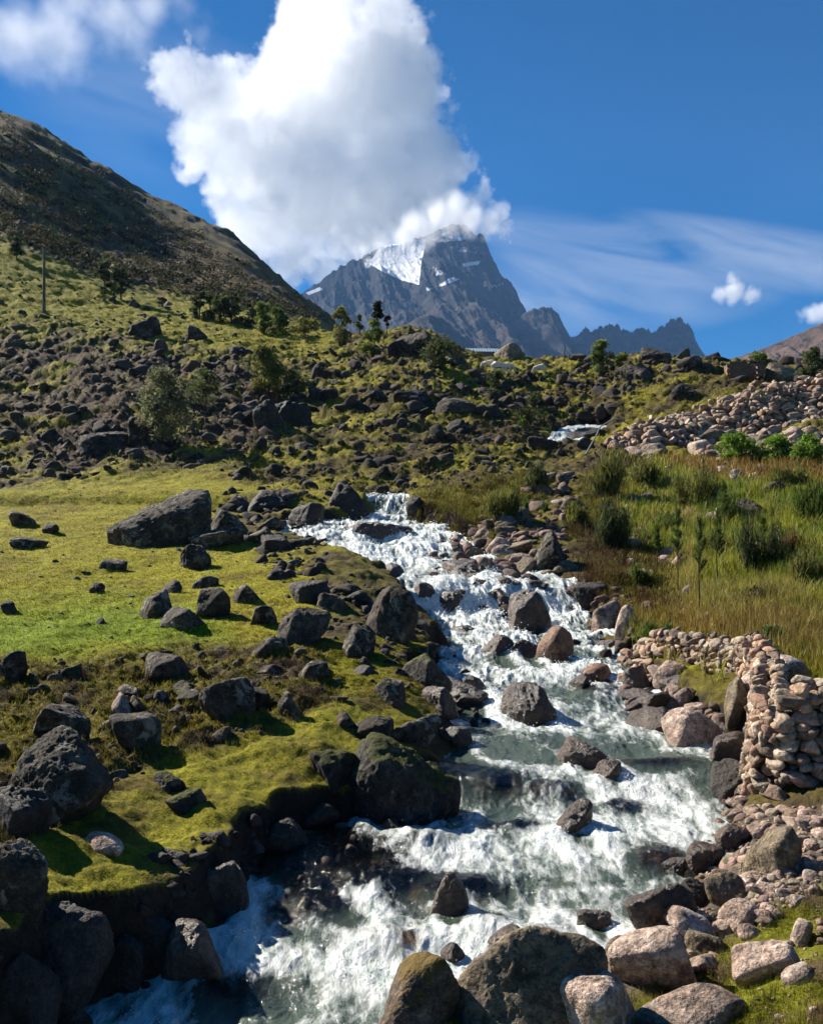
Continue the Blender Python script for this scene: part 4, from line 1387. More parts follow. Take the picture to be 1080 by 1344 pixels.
def clumped(g, n, nc, rx, ry, z0, z1, cr, taper=0.0):
    """points in clumps spread through an uneven crown"""
    ph = g.uniform(0, 2 * np.pi, nc)
    zz = g.uniform(0, 1, nc)
    rad = np.sqrt(g.uniform(.05, 1, nc)) * (1 - taper * zz) * np.sqrt(np.clip(1 - (2 * zz - .9) ** 2 * .75, .1, 1))
    cc = np.stack([rx * rad * np.cos(ph), ry * rad * np.sin(ph), z0 + (z1 - z0) * zz], 1)
    k = g.integers(nc, size=n)
    r = g.normal(size=(n, 3))
    r = r / np.linalg.norm(r, axis=1)[:, None] * (g.uniform(0, 1, (n, 1)) ** .5) * cr * g.uniform(.6, 1.2, nc)[k][:, None]
    return cc[k] + r * [1, 1, .75], k, cc


def leafy(name, u, v, h_px, w_px, label, col, n=1800, nc=22, leaf=None, cat='bush', taper=.35, base=.06, group=None, seed=1, stemcol=(.05, .038, .028), trunk=False, Yo=0, loose=.42):
    X, Y, Z = hit(u, v)
    Y += Yo
    H, W = h_px * Y / F, w_px * Y / F / 2
    g = np.random.default_rng(seed * 101 + int(u))
    leaf = leaf or max(.03, 2.3 * Y / F)
    P, k, cc = clumped(g, n, nc, W * .85, W * .8, H * base + H * .08, H * .93, W * loose, taper)
    tone = g.uniform(.55, 1.5, nc)[k]
    c = shade_cols(col, n, g) * tone[:, None]
    o = empty(name, (X, Y, Z - .03), label, cat, group)
    link('crown' if trunk else 'foliage', leaves_mesh('foliage', P, leaf, c, g), M_LEAF, o)
    st = []
    if trunk:
        st.append((np.array([[0, 0, -.1], [.03 * W, 0, H * .3], [-.03 * W, 0, H * .6], [0, 0, H * .95]]), (H * .022 + .02, .012)))
    for i in range(min(nc, 14)):
        e = cc[i]
        b = np.array([0, 0, H * .9 * min(.8, e[2] / H * .6)]) if trunk else np.array([e[0] * .12, e[1] * .12, -.05])
        mid = (b + e) / 2 + [e[0] * .12, e[1] * .12, 0]
        st.append((np.array([b, mid, e]), (max(.008, H * .009), .004)))
    link('trunk' if trunk else 'stems', tubes('stems', st, stemcol), M_BARK, o)
    return o


def blades(P, h, w, col, g, lean=.35, bend=.3):
    """grass blades: bent two-segment strips; returns arrays"""
    n = len(P)
    a = g.uniform(0, 2 * np.pi, n)
    l = np.abs(g.normal(size=n)) * lean
    d = np.stack([np.cos(a) * l, np.sin(a) * l, np.ones(n)], 1)
    s = np.stack([-np.sin(a + g.uniform(-1, 1, n)), np.cos(a), np.zeros(n)], 1) * (w / 2)[:, None]
    m = P + d * (h * .55)[:, None]
    t = P + d * h[:, None] * [1 + bend, 1 + bend, 1 - bend * .4]
    V = np.stack([P - s, P + s, m + s * .75, m - s * .75, t], 1).reshape(-1, 3)
    i = np.arange(n)[:, None] * 5
    return V, i + [[0, 1, 2, 3]], i + [[3, 2, 4]], np.repeat(col, 5, 0)


def broom(name, u, v, h_px, w_px, label, col, n=1500, seed=1, cat='bush', group=None):
    """shrub of many thin upright twigs"""
    X, Y, Z = hit(u, v)
    H, W = h_px * Y / F, w_px * Y / F / 2
    g = np.random.default_rng(seed * 71 + int(u))
    o = empty(name, (X, Y, Z - .04), label, cat, group)
    st, cs = [], []
    k = 46
    a = g.uniform(0, 2 * np.pi, k)
    r = np.sqrt(g.uniform(0, 1, k))
    nb_ = 4                                    # a few stems of uneven height grown into one another
    bx, by, bh, br = g.uniform(-.62, .62, nb_) * W, g.uniform(-.5, .5, nb_) * W, g.uniform(.5, 1.05, nb_), g.uniform(.3, .65, nb_)
    q_ = g.integers(nb_, size=k)
    foot = np.stack([bx[q_] * .8, by[q_] * .8, 0 * a], 1)
    tip = np.stack([bx[q_] + np.cos(a) * r * W * br[q_], by[q_] + np.sin(a) * r * W * br[q_], H * bh[q_] * (1 - .4 * r ** 2) * g.uniform(.6, 1.1, k)], 1)
    foot = foot * .8 + tip * [.2, .2, 0]
    for i in range(k):
        st.append((np.array([foot[i], foot[i] * .5 + tip[i] * .5 + [0, 0, H * .08], tip[i]]), (.012, .004)))
    j = g.integers(k, size=n)
    t = g.uniform(.12, 1, n) ** .8
    P = foot[j] * (1 - t)[:, None] + tip[j] * t[:, None] + g.normal(size=(n, 3)) * W * .12
    c = shade_cols(col, n, g) * g.uniform(.6, 1.45, k)[j][:, None]
    V, q, tr, cc = blades(P, H * g.uniform(.08, .24, n), np.full(n, max(.012, 1.1 * Y / F)), c, g, .45)
    link('foliage', mesh_np('foliage', V, [q, tr], smooth=False, attr={'Col': cc}), M_LEAF, o)
    link('stems', tubes('stems', st, (.05, .04, .025), 4), M_BARK, o)
    return o


OLIVE, DARKG, MIDG, BRIGHT, GREYG = (.12, .125, .028), (.062, .078, .026), (.10, .13, .025), (.12, .205, .022), (.15, .155, .08)
# loose bushes among the rocks
leafy('bush', 216, 590, 108, 84, 'large loose grey-green bush among boulders in the scree at the left', GREYG, 7000, 46, seed=2, taper=.5)
leafy('bush', 268, 535, 50, 60, 'low dark bush behind the large loose bush of the scree', DARKG, 1200, 18, seed=3)
leafy('bush', 350, 522, 70, 54, 'loose olive bush above the pale upright boulder on the middle slope', OLIVE, 4200, 34, seed=4, taper=.45)
leafy('bush', 388, 522, 34, 44, 'small dark bush beside the loose olive bush on the middle slope', DARKG, 900, 16, seed=5)
leafy('bush', 576, 485, 40, 62, 'spreading dark bush on the rocky slope below the crest outcrop', DARKG, 1600, 22, seed=6)
leafy('bush', 490, 474, 56, 36, 'rounded green bush on the crest below the lone tall tree', MIDG, 1500, 18, seed=7)
leafy('bush', 446, 456, 52, 36, 'olive bush on the crest at the foot of the far hill', OLIVE, 1100, 16, seed=8)
leafy('bush', 650, 525, 34, 40, 'dark bush on the slope below the grazing sheep', DARKG, 800, 14, seed=9)
leafy('bush', 790, 496, 48, 44, 'upright green bush on the crest right of the sheep', MIDG, 1300, 18, seed=10)
leafy('bush', 998, 500, 36, 42, 'green bush beside the ruined hut', MIDG, 1200, 18, seed=11)
leafy('bush', 1066, 506, 50, 40, 'dark green bush on the crest at the right picture edge', DARKG, 1500, 20, seed=12)
leafy('bush', 818, 482, 16, 30, 'small green bush on the skyline right of the jagged ridge', MIDG, 500, 10, seed=13)
leafy('bush', 700, 560, 44, 50, 'dark bush on the bank left of the upper waterfall', DARKG, 1000, 18, seed=14)
leafy('bush', 665, 440, 10, 12, 'tiny bush on the roofline of the crest', DARKG, 120, 6, seed=15)
# trees and shrubs on the field below the hill
leafy('tree', 22, 340, 28, 22, 'lone dark tree at the left edge below the hill', DARKG, 700, 14, cat='tree', trunk=True, seed=16)
leafy('tree', 138, 388, 46, 25, 'left tree of the trio in the upper field', DARKG, 800, 14, cat='tree', trunk=True, seed=17)
leafy('tree', 150, 390, 58, 24, 'tallest middle tree of the trio in the upper field', GREYG, 900, 14, cat='tree', trunk=True, seed=18)
leafy('tree', 159, 394, 44, 24, 'right tree of the trio in the upper field', DARKG, 800, 14, cat='tree', trunk=True, seed=19)
for i, (u, v, h, w, lab) in enumerate([(262, 418, 38, 27, 'first tree at the left end of the dark row below the hill'), (276, 421, 44, 30, 'second tree from the left in the dark row below the hill'),
                                       (289, 424, 48, 30, 'third tree from the left in the dark row below the hill'), (304, 427, 46, 32, 'last full tree of the dark row below the hill')]):
    leafy('tree', u, v, h, w, lab, DARKG, 900, 16, cat='tree', trunk=True, seed=20 + i, group='row of trees below the hill', base=-.04)
leafy('bush', 328, 431, 34, 30, 'thin dark bush between the tree row and the bright bushes', DARKG, 600, 12, seed=26)
leafy('bush', 348, 438, 42, 36, 'left one of the two bright bushes at the foot of the hill', MIDG, 1100, 16, seed=27)
leafy('bush', 366, 440, 36, 36, 'right one of the two bright bushes at the foot of the hill', (.05, .085, .014), 1000, 16, seed=28)
leafy('bush', 402, 442, 24, 44, 'low olive bush between the bright bushes and the crest', OLIVE, 700, 14, seed=29)
leafy('tree', 495, 440, 47, 17, 'lone tall tree with bare trunk on the skyline before the mountain', (.016, .022, .012), 1100, 12, cat='tree', trunk=True, base=.42, seed=30, loose=.5, taper=.3)
leafy('tree', 472, 440, 28, 12, 'small thin tree left of the lone tall tree on the skyline', OLIVE, 380, 8, cat='tree', trunk=True, base=.2, seed=31)
leafy('tree', 448, 436, 28, 13, 'small slender tree on the skyline where the hill meets the crest', DARKG, 380, 8, cat='tree', trunk=True, base=.2, seed=32)
leafy('tree', 508, 440, 26, 10, 'reddish small tree right of the lone tall tree on the skyline', (.05, .03, .018), 300, 7, cat='tree', trunk=True, base=.4, seed=33)
# right bank shrubs
for i, a in enumerate([(790, 652, 66, 62, 'dark broom shrub at the top of the stone run, left in the tall grass', OLIVE), (816, 722, 74, 70, 'dark broom shrub in the middle of the right bank above the saplings', DARKG),
                       (668, 682, 60, 64, 'olive broom shrub on the grassy spur beside the stream', OLIVE), (906, 668, 60, 80, 'wide grey-green broom shrub in the upper part of the tall grass', OLIVE),
                       (962, 690, 56, 50, 'green broom shrub near the pale standing slab', MIDG), (1000, 752, 84, 76, 'large dark shrub right of the saplings in the tall grass', DARKG),
                       (1052, 690, 70, 70, 'bright green shrub at the right edge of the tall grass', (.07, .10, .016)), (860, 640, 40, 54, 'low olive shrub between the two dark broom shrubs', OLIVE),
                       (1070, 770, 60, 60, 'olive shrub cut by the right picture edge in the tall grass', OLIVE), (865, 842, 34, 44, 'small bright green shrub at the end of the low stone wall', (.07, .11, .014)),
                       (930, 730, 40, 60, 'low spreading shrub behind the young pines', OLIVE), (880, 700, 30, 50, 'low olive shrub left of the young pines', MIDG), (1040, 640, 34, 50, 'small shrub below the bright green bushes at the right', OLIVE),
                       (985, 800, 36, 60, 'straw-coloured shrub in the tall grass behind the low wall', (.16, .13, .05)), (1030, 735, 44, 50, 'reddish-brown shrub right of the large dark shrub', (.13, .075, .03)), (760, 690, 36, 44, 'small olive shrub beside the stone run', OLIVE), (836, 770, 28, 40, 'low green shrub on the bank above the side cascade', MIDG),
                       (700, 648, 40, 40, 'small dark shrub at the top of the stone run', DARKG)]):
    broom('shrub', *a, n=2000, seed=40 + i)
for i, (u, w, lab) in enumerate([(968, 58, 'left of the three bright green leafy bushes below the upper wall'), (1018, 46, 'middle one of the three bright green leafy bushes below the upper wall'),
                                 (1062, 52, 'right of the three bright green leafy bushes below the upper wall')]):
    leafy('bush', u, 603 + i, 32, w, lab, BRIGHT, 2200, 30, seed=60 + i, taper=.2, base=-.05, group='bright green bushes below the upper wall')
broom('plant', 690, 672, 28, 8, 'single bright green upright plant in the stone run', (.07, .15, .012), n=260, seed=75, cat='plant')
broom('plant', 716, 672, 18, 12, 'second small green plant near the top of the stone run', (.07, .13, .014), n=200, seed=76, cat='plant')
broom('plant', 683, 560, 14, 16, 'small yellow-green plant by the upper waterfall', (.10, .16, .014), n=160, seed=78, cat='plant')
leafy('plant', 1012, 852, 30, 40, 'broad-leaved dark green plant in the grass behind the stone wall', (.03, .09, .03), 160, 12, leaf=.075, seed=77, cat='plant', taper=.2)


def sapling(u, v, h_px, label, seed, Y=None):
    X, Y, Z = hit(u, v)
    H = h_px * Y / F
    g = np.random.default_rng(seed)
    o = empty('sapling', (X, Y, Z), label, 'sapling', 'young pines in the tall grass')
    lx = g.uniform(-.04, .04)
    link('trunk', tubes('trunk', [(np.array([[0, 0, -.05], [lx, 0, H * .4], [0, .01, H * .98]]), (.016, .006))], (.075, .055, .035), 6), M_BARK, o)
    n = 1300
    k = 26
    zt = g.uniform(.42, .95, k) * H
    a = g.uniform(0, 2 * np.pi, k)
    rr = H * .12 * (1.15 - zt / H)
    tip = np.stack([np.cos(a) * rr, np.sin(a) * rr, zt + H * .10], 1)
    j = g.integers(k, size=n)
    t = g.uniform(.1, 1, n)
    P = np.stack([tip[j, 0] * t, tip[j, 1] * t, zt[j] + (tip[j, 2] - zt[j]) * t], 1)
    c = shade_cols((.075, .11, .022), n, g) * g.uniform(.6, 1.5, k)[j][:, None]
    V, q, tr, cc = blades(P, g.uniform(.06, .12, n), np.full(n, .010), c, g, .8)
    link('crown', mesh_np('crown', V, [q, tr], smooth=False, attr={'Col': cc}), M_LEAF, o)
    link('branches', tubes('branches', [(np.array([[0, 0, zt[i]], tip[i] * .6 + [0, 0, zt[i] * .4], tip[i]]), (.006, .003)) for i in range(k)], (.06, .05, .03), 4), M_BARK, o)


for a in [(889, 783, 108, 'left one of the three young pines on bare stems in the tall grass', 1), (918, 806, 124, 'middle and nearest of the three young pines on bare stems', 2),
          (942, 776, 104, 'right one of the three young pines on bare stems in the tall grass', 3), (1000, 745, 62, 'short young pine beside the large dark shrub', 4), (950, 705, 70, 'young pine in front of the green broom shrub', 6), (862, 742, 48, 'small young pine left of the three bare-stemmed ones', 7)]:
    sapling(*a)


def grass(name, polys, n, hh, ww, cfun, lean, seed, hfun=None, clump=0, ymax=1e9, edge=16):
    g = np.random.default_rng(seed)
    U, V = [], []
    for p in polys:
        pu, pv = [a for a, b in p], [b for a, b in p]
        m = int(n * 2.6 / len(polys))
        u = g.uniform(max(min(pu), -120), min(max(pu), 1200), m)
        v = g.uniform(min(pv), min(max(pv), 1430), m)
        ok = poly_in(p, u + edge * fbm(u * .03, v * .03, o=3, seed=seed), v + edge * fbm(u * .03 + 7, v * .03, o=3, seed=seed), 14 + edge * .5) > g.uniform(0, 1, m)
        U.append(u[ok])
        V.append(v[ok])
    u, v = np.concatenate(U), np.concatenate(V)
    if clump:
        ok = fbm(u * clump, v * clump * 2.2, o=3, seed=seed) > g.uniform(-.45, .3, len(u))
        u, v = u[ok], v[ok]
    if len(u) > n:
        s = g.permutation(len(u))[:n]
        u, v = u[s], v[s]
    X, Y, Z = hits(u, v)
    Y = Y * np.exp(g.uniform(-.004, .004, len(Y)))
    X = X + g.normal(size=len(X)) * .4 * Y / F
    Z = grid_at(X, Y, ZG)
    ok = (Y < ymax) & ((shore(WE, X, Y) > .05) | (Y > 32.5))
    X, Y, Z, u, v = X[ok], Y[ok], Z[ok], u[ok], v[ok]
    k = np.clip(Y / 12, .55, 6)
    h = g.uniform(*hh, len(X)) * (1 if hfun is None else hfun(u, v, X, Y))
    w = ww * k * g.uniform(.7, 1.3, len(X))
    c = cfun(u, v, X, Y, g)
    Vv, q, t, cc = blades(np.stack([X, Y, Z - .01], 1), h, w, c, g, lean)
    return link(name, mesh_np(name, Vv, [q, t], smooth=False, attr={'Col': cc}), M_BLADE, kind='stuff')


GC = ground_colour()


def gcol(k=1.0, var=.4):
    def f(u, v, X, Y, g):
        c = np.stack([grid_at(X, Y, GC[..., i]) for i in range(3)], 1)
        return c * k * (1 + g.uniform(-var, var, (len(X), 1))) * (1 + g.uniform(-.12, .12, (len(X), 3)))
    return f


def tallcol(u, v, X, Y, g):
    n = fbm(X * .6, Y * .5, o=4, seed=91, gain=.6)
    n2 = fbm(X * .5 + 9, Y * .4, o=3, seed=92)
    c = lerp3(np.tile((.23, .245, .022), (len(X), 1)), (.12, .18, .018), sstep(-.05, .2, n))
    c = lerp3(c, (.30, .245, .065), sstep(.05, .3, n2) * .7)
    red = np.maximum(poly_in(Z_RED, u, v, 6), .75 * poly_in(Z_RED2, u, v, 20)) * sstep(-.3, .1, n2 + .2)
    c = lerp3(c, (.20, .085, .022), red * .7)
    s = g.uniform(0, 1, len(X)) < .12
    c[s] = (.34, .29, .14)
    return c * (1 + g.uniform(-.35, .35, (len(X), 1)))


def tallh(u, v, X, Y):
    n = fbm(X * .9, Y * .9, o=3, seed=93)
    return np.clip(.85 + 1.1 * n, .3, 1.5) * (1 - .6 * poly_in([(740, 740), (880, 720), (900, 820), (800, 800)], u, v, 20))


grass('tall_grass', [[(810, 680), (850, 604), (930, 605), (1180, 600), (1180, 920), (1085, 905), (1000, 862), (870, 845), (830, 800), (860, 740)]], 62000, (.15, .46), .010, tallcol, .3, 101, tallh, edge=60)
grass('meadow_grass', [Z_MEADOW], 70000, (.018, .05), .008, gcol(1.1, .6), .6, 102)
grass('ledge_grass', [Z_LEDGE, Z_LEDGE2], 90000, (.010, .027), .006, gcol(1.15, .6), .7, 103)
grass('tussock_grass', [Z_TUSS], 50000, (.02, .085), .008, gcol(1.2, .6), .5, 104, clump=.03)
grass('bank_grass', [Z_FRONT], 32000, (.02, .075), .005, gcol(1.1, .5), .5, 105, clump=.012)
grass('slope_grass', [Z_MID, Z_SCREE, [(740, 480), (1160, 490), (1160, 520), (800, 560), (700, 600)]], 26000, (.08, .28), .006, gcol(1.3, .5), .5, 106, clump=.04)
grass('field_grass', [Z_FIELD], 15000, (.1, .3), .006, gcol(1.0, .4), .5, 107)
grass('hill_grass', [Z_HILL], 16000, (.35, .9), .006, gcol(1.0, .6), .5, 109, clump=.03)
grass('spur_grass', [Z_SPUR, [(740, 700), (770, 620), (850, 600), (860, 680), (880, 720), (900, 820), (780, 790)]], 24000, (.06, .24), .008, gcol(1.0, .45), .5, 108, clump=.03)


def heath():
    """low dark heath dotted over the far hillside"""
    g = np.random.default_rng(77)
    m = 6500
    u = g.uniform(-60, 430, m)
    v = g.uniform(150, 430, m)
    ok = (poly_in(Z_HILL, u, v, 6) > .5) & (v > 150 + (u - 0) * .62) & (fbm(u * .02, v * .03, o=3, seed=5) > g.uniform(-.4, .2, m))
    u, v = u[ok][:1000], v[ok][:1000]
    X, Y, Z = hits(u, v)
    PP, CC, LL = [], [], []
    for x, y, z in zip(X, Y, Z):
        n = 40
        s = g.uniform(.5, 1.5)
        P = g.normal(size=(n, 3)) * [s * .55, s * .55, s * .28] + [x, y, z + s * .2]
        PP.append(P)
        CC.append(shade_cols((.028, .028, .012), n, g) * g.uniform(.6, 1.6))
        LL.append(np.full(n, s * .2))
    link('heath', leaves_mesh('heath', np.concatenate(PP), np.concatenate(LL), np.concatenate(CC), g), M_LEAF, kind='stuff')


heath()

# ---------------------------------------------------------------- sheep, hut, roof, pole


def mat_plain(name, col, rough=.9, scale=30, amp=.35, metal=0):
    s = NB(name)
    n = s.noise(scale, 4, .6, s.pos())
    s.l(s.mix(1, (*col, 1), s.ramp(n, [(.3, 1 - amp), (.7, 1 + amp)]), 'MULTIPLY'), s.b.inputs['Base Color'])
    s.b.inputs['Roughness'].default_value = rough
    s.b.inputs['Metallic'].default_value = metal
    s.l(s.bump(n, .5, .03), s.b.inputs['Normal'])
    return s.m


M_WOOL = mat_plain('wool', (.62, .56, .46), .95)


def sheep(u, v, yaw, grazing, label, size=1.0):
    X, Y, Z = hit(u, v)
    o = empty('sheep', (X, Y, Z), label, 'sheep', 'sheep grazing near the crest', yaw)
    o.scale = (size,) * 3
    hd = (.62, 0, .22) if grazing else (.68, 0, .92)
    J = [((-.42, 0, .60), .21), ((-.1, 0, .60), .24), ((.25, 0, .60), .22), ((.45, 0, .58 if grazing else .72), .13), (hd, .075), ((hd[0] + .16, 0, hd[2] - .09), .045),
         ((-.40, .12, .32), .065), ((-.43, .12, .02), .04), ((-.40, -.12, .32), .065), ((-.43, -.12, .02), .04),
         ((.27, .12, .32), .06), ((.27, .12, .02), .038), ((.27, -.12, .32), .06), ((.27, -.12, .02), .038), ((-.58, 0, .52), .05),
         ((hd[0] - .02, .10, hd[2] + .05), .025), ((hd[0] - .02, -.10, hd[2] + .05), .025)]
    E = [(1, 0), (1, 2), (2, 3), (3, 4), (4, 5), (0, 6), (6, 7), (0, 8), (8, 9), (2, 10), (10, 11), (2, 12), (12, 13), (0, 14), (4, 15), (4, 16)]
    me = bpy.data.meshes.new('body')
    me.from_pydata([a for a, b in J], E, [])
    b = link('body', me, M_WOOL, o)
    sk = b.modifiers.new('skin', 'SKIN')
    for i, (a, r) in enumerate(J):
        me.skin_vertices[0].data[i].radius = (r, r * .92)
        me.skin_vertices[0].data[i].use_root = (i == 1)
    b.modifiers.new('smooth', 'SUBSURF').levels = 2
    b.modifiers['smooth'].render_levels = 2


sheep(641, 488, R(165), True, 'cream sheep grazing, first on the left of the three close together', 1.0)
sheep(654, 490, R(20), True, 'cream sheep grazing in the middle of the three close together', 1.05)
sheep(665, 490, R(-20), True, 'cream sheep on the right of the three close together', .95)
sheep(708, 491, R(160), True, 'single cream sheep standing apart on the right', .9)


def boxes(name, bl):
    bm = bmesh.new()
    for (x, y, z), (a, b, c) in bl:
        r = bmesh.ops.create_cube(bm, size=1)
        bmesh.ops.scale(bm, vec=(a, b, c), verts=r['verts'])
        bmesh.ops.translate(bm, vec=(x, y, z), verts=r['verts'])
    me = bpy.data.meshes.new(name)
    bm.to_mesh(me)
    bm.free()
    return me


def ruin():
    X, Y, Z = hit(976, 499)
    o = empty('ruined_hut', (X, Y, Z), 'small roofless brown mud-brick hut on the crest at the right', 'hut', rz=R(-12))
    M = mat_plain('mud_brick', (.16, .095, .06), .95, 9, .45)
    M2 = mat_plain('dark_timber', (.05, .035, .025), .9, 12)
    w, d, h = 2.1, 1.7, .95
    bl = []
    g = np.random.default_rng(4)
    for z in range(6):
        for i in range(9):
            if i == 6 and z < 5:
                continue
            x = -w / 2 + (i + .5) * w / 9 + (.07 if z % 2 else -.07)
            hh = h / 6
            if z == 5 and g.uniform() < .4:
                continue
            bl.append(((x, -d / 2 + g.normal() * .01, (z + .5) * hh), (w / 9 - .02 + g.uniform(0, .01), .3 + g.uniform(0, .03), hh - .015)))
    for s in (-1, 1):
        bl.append(((s * (w / 2 - .15), 0, h / 2 - .03), (.28, d - .34, h - .1)))
    bl.append(((0, d / 2, h / 2), (w, .3, h + .06)))
    link('wall', boxes('wall', bl), M, o)
    link('lintel', boxes('lintel', [((w / 9 * 2, -d / 2 - .02, h * .90), (.62, .36, .10))]), M2, o)


ruin()


def tin_house():
    X, Y, Z = hit(633, 470)
    Y = 104.0
    X = (633 - CU) / F * Y
    zr = (CV - 459) / F * Y
    o = empty('low_house', (X, Y, zr - 1.9), 'low house with a pale blue metal roof just behind the crest', 'house', rz=R(4))
    bm = bmesh.new()
    L_, w, rise = 3.6, 2.6, .55
    n = 48
    for side in (-1, 1):
        rows_ = []
        for k in range(2):
            r = []
            for i in range(n + 1):
                x = -L_ / 2 + L_ * i / n
                zz = .02 * math.sin(i * math.pi / 2)
                r.append(bm.verts.new((x, side * w / 2 * (1 - k) * 1.0, 1.5 + rise * k + zz)))
            rows_.append(r)
        for i in range(n):
            bm.faces.new((rows_[0][i], rows_[0][i + 1], rows_[1][i + 1], rows_[1][i]))
    me = bpy.data.meshes.new('roof')
    bm.to_mesh(me)
    bm.free()
    r = link('roof', me, mat_plain('pale_blue_tin', (.36, .44, .50), .4, 6, .2, .3), o)
    r.modifiers.new('thick', 'SOLIDIFY').thickness = .03
    W_ = mat_plain('adobe', (.2, .14, .1), .95, 6)
    link('wall', boxes('wall', [((0, -w / 2 + .2, .72), (L_ - .3, .2, 1.5)), ((0, w / 2 - .2, .72), (L_ - .3, .2, 1.5)), ((-L_ / 2 + .25, 0, .72), (.2, w - .62, 1.5)), ((L_ / 2 - .25, 0, .72), (.2, w - .62, 1.5))]), W_, o)
    link('door', boxes('door', [((.6, -w / 2 + .085, .6), (.7, .04, 1.2))]), mat_plain('blue_door', (.06, .10, .16), .6), o)


tin_house()


def pole():
    X, Y, Z = hit(58, 412)
    H = 84 * Y / F
    o = empty('utility_pole', (X, Y, Z), 'tall weathered wooden pole standing alone in the upper field', 'pole')
    M = mat_plain('weathered_wood', (.085, .085, .055), .9, 5)
    link('post', tubes('post', [(np.array([[0, 0, -.5], [.02, 0, H * .5], [.04, 0, H]]), (.16, .10))], (1, 1, 1), 10), M, o)
    link('crossarm', boxes('crossarm', [((.04, -.11, H - .5), (.9, .10, .12))]), M, o)
    for s in (-1, 1):
        link('insulator', tubes('insulator', [(np.array([[.04 + s * .38, -.11, H - .44], [.04 + s * .38, -.11, H - .28]]), (.05, .03))], (1, 1, 1), 8), mat_plain('porcelain', (.3, .28, .25), .3), o)


pole()
X_, Y_, Z_ = hit(740, 474)
link('wooden_post', tubes('wooden_post', [(np.array([[0, 0, -.3], [.02, 0, .6], [.05, 0, 1.3]]), (.07, .05))], (1, 1, 1), 8), mat_plain('grey_post_wood', (.09, .08, .06), .9, 6), loc=(X_, Y_, Z_), label='thin weathered post on the crest right of the single sheep', cat='post')


def hose():
    a, b, c = (Vector(hit(*q)) for q in ((768, 600), (792, 572), (826, 560)))
    pts = np.array([[*(a + Vector((0, 0, .05)))], [*(a.lerp(b, .5) + Vector((0, 0, .35)))], [*(b + Vector((0, 0, .55)))], [*(b.lerp(c, .5) + Vector((0, 0, .6)))], [*(c + Vector((0, 0, .1)))]])
    t = np.linspace(0, 4, 30)
    P = np.stack([pchip(range(5), pts[:, i], t) for i in range(3)], 1)
    link('water_pipe', tubes('water_pipe', [(P - P[0], (.035, .035))], (1, 1, 1), 8), mat_plain('grey_pipe', (.16, .16, .15), .5), loc=tuple(P[0]), label='thin grey pipe bending over the bank below the upper waterfall', cat='pipe')


hose()

# ---------------------------------------------------------------- clouds (behind the mountain, one cap over its summit) and haze


def P3(u, v, Y):
    return Vector(((u - CU) / F * Y, Y, (CV - v) / F * Y))


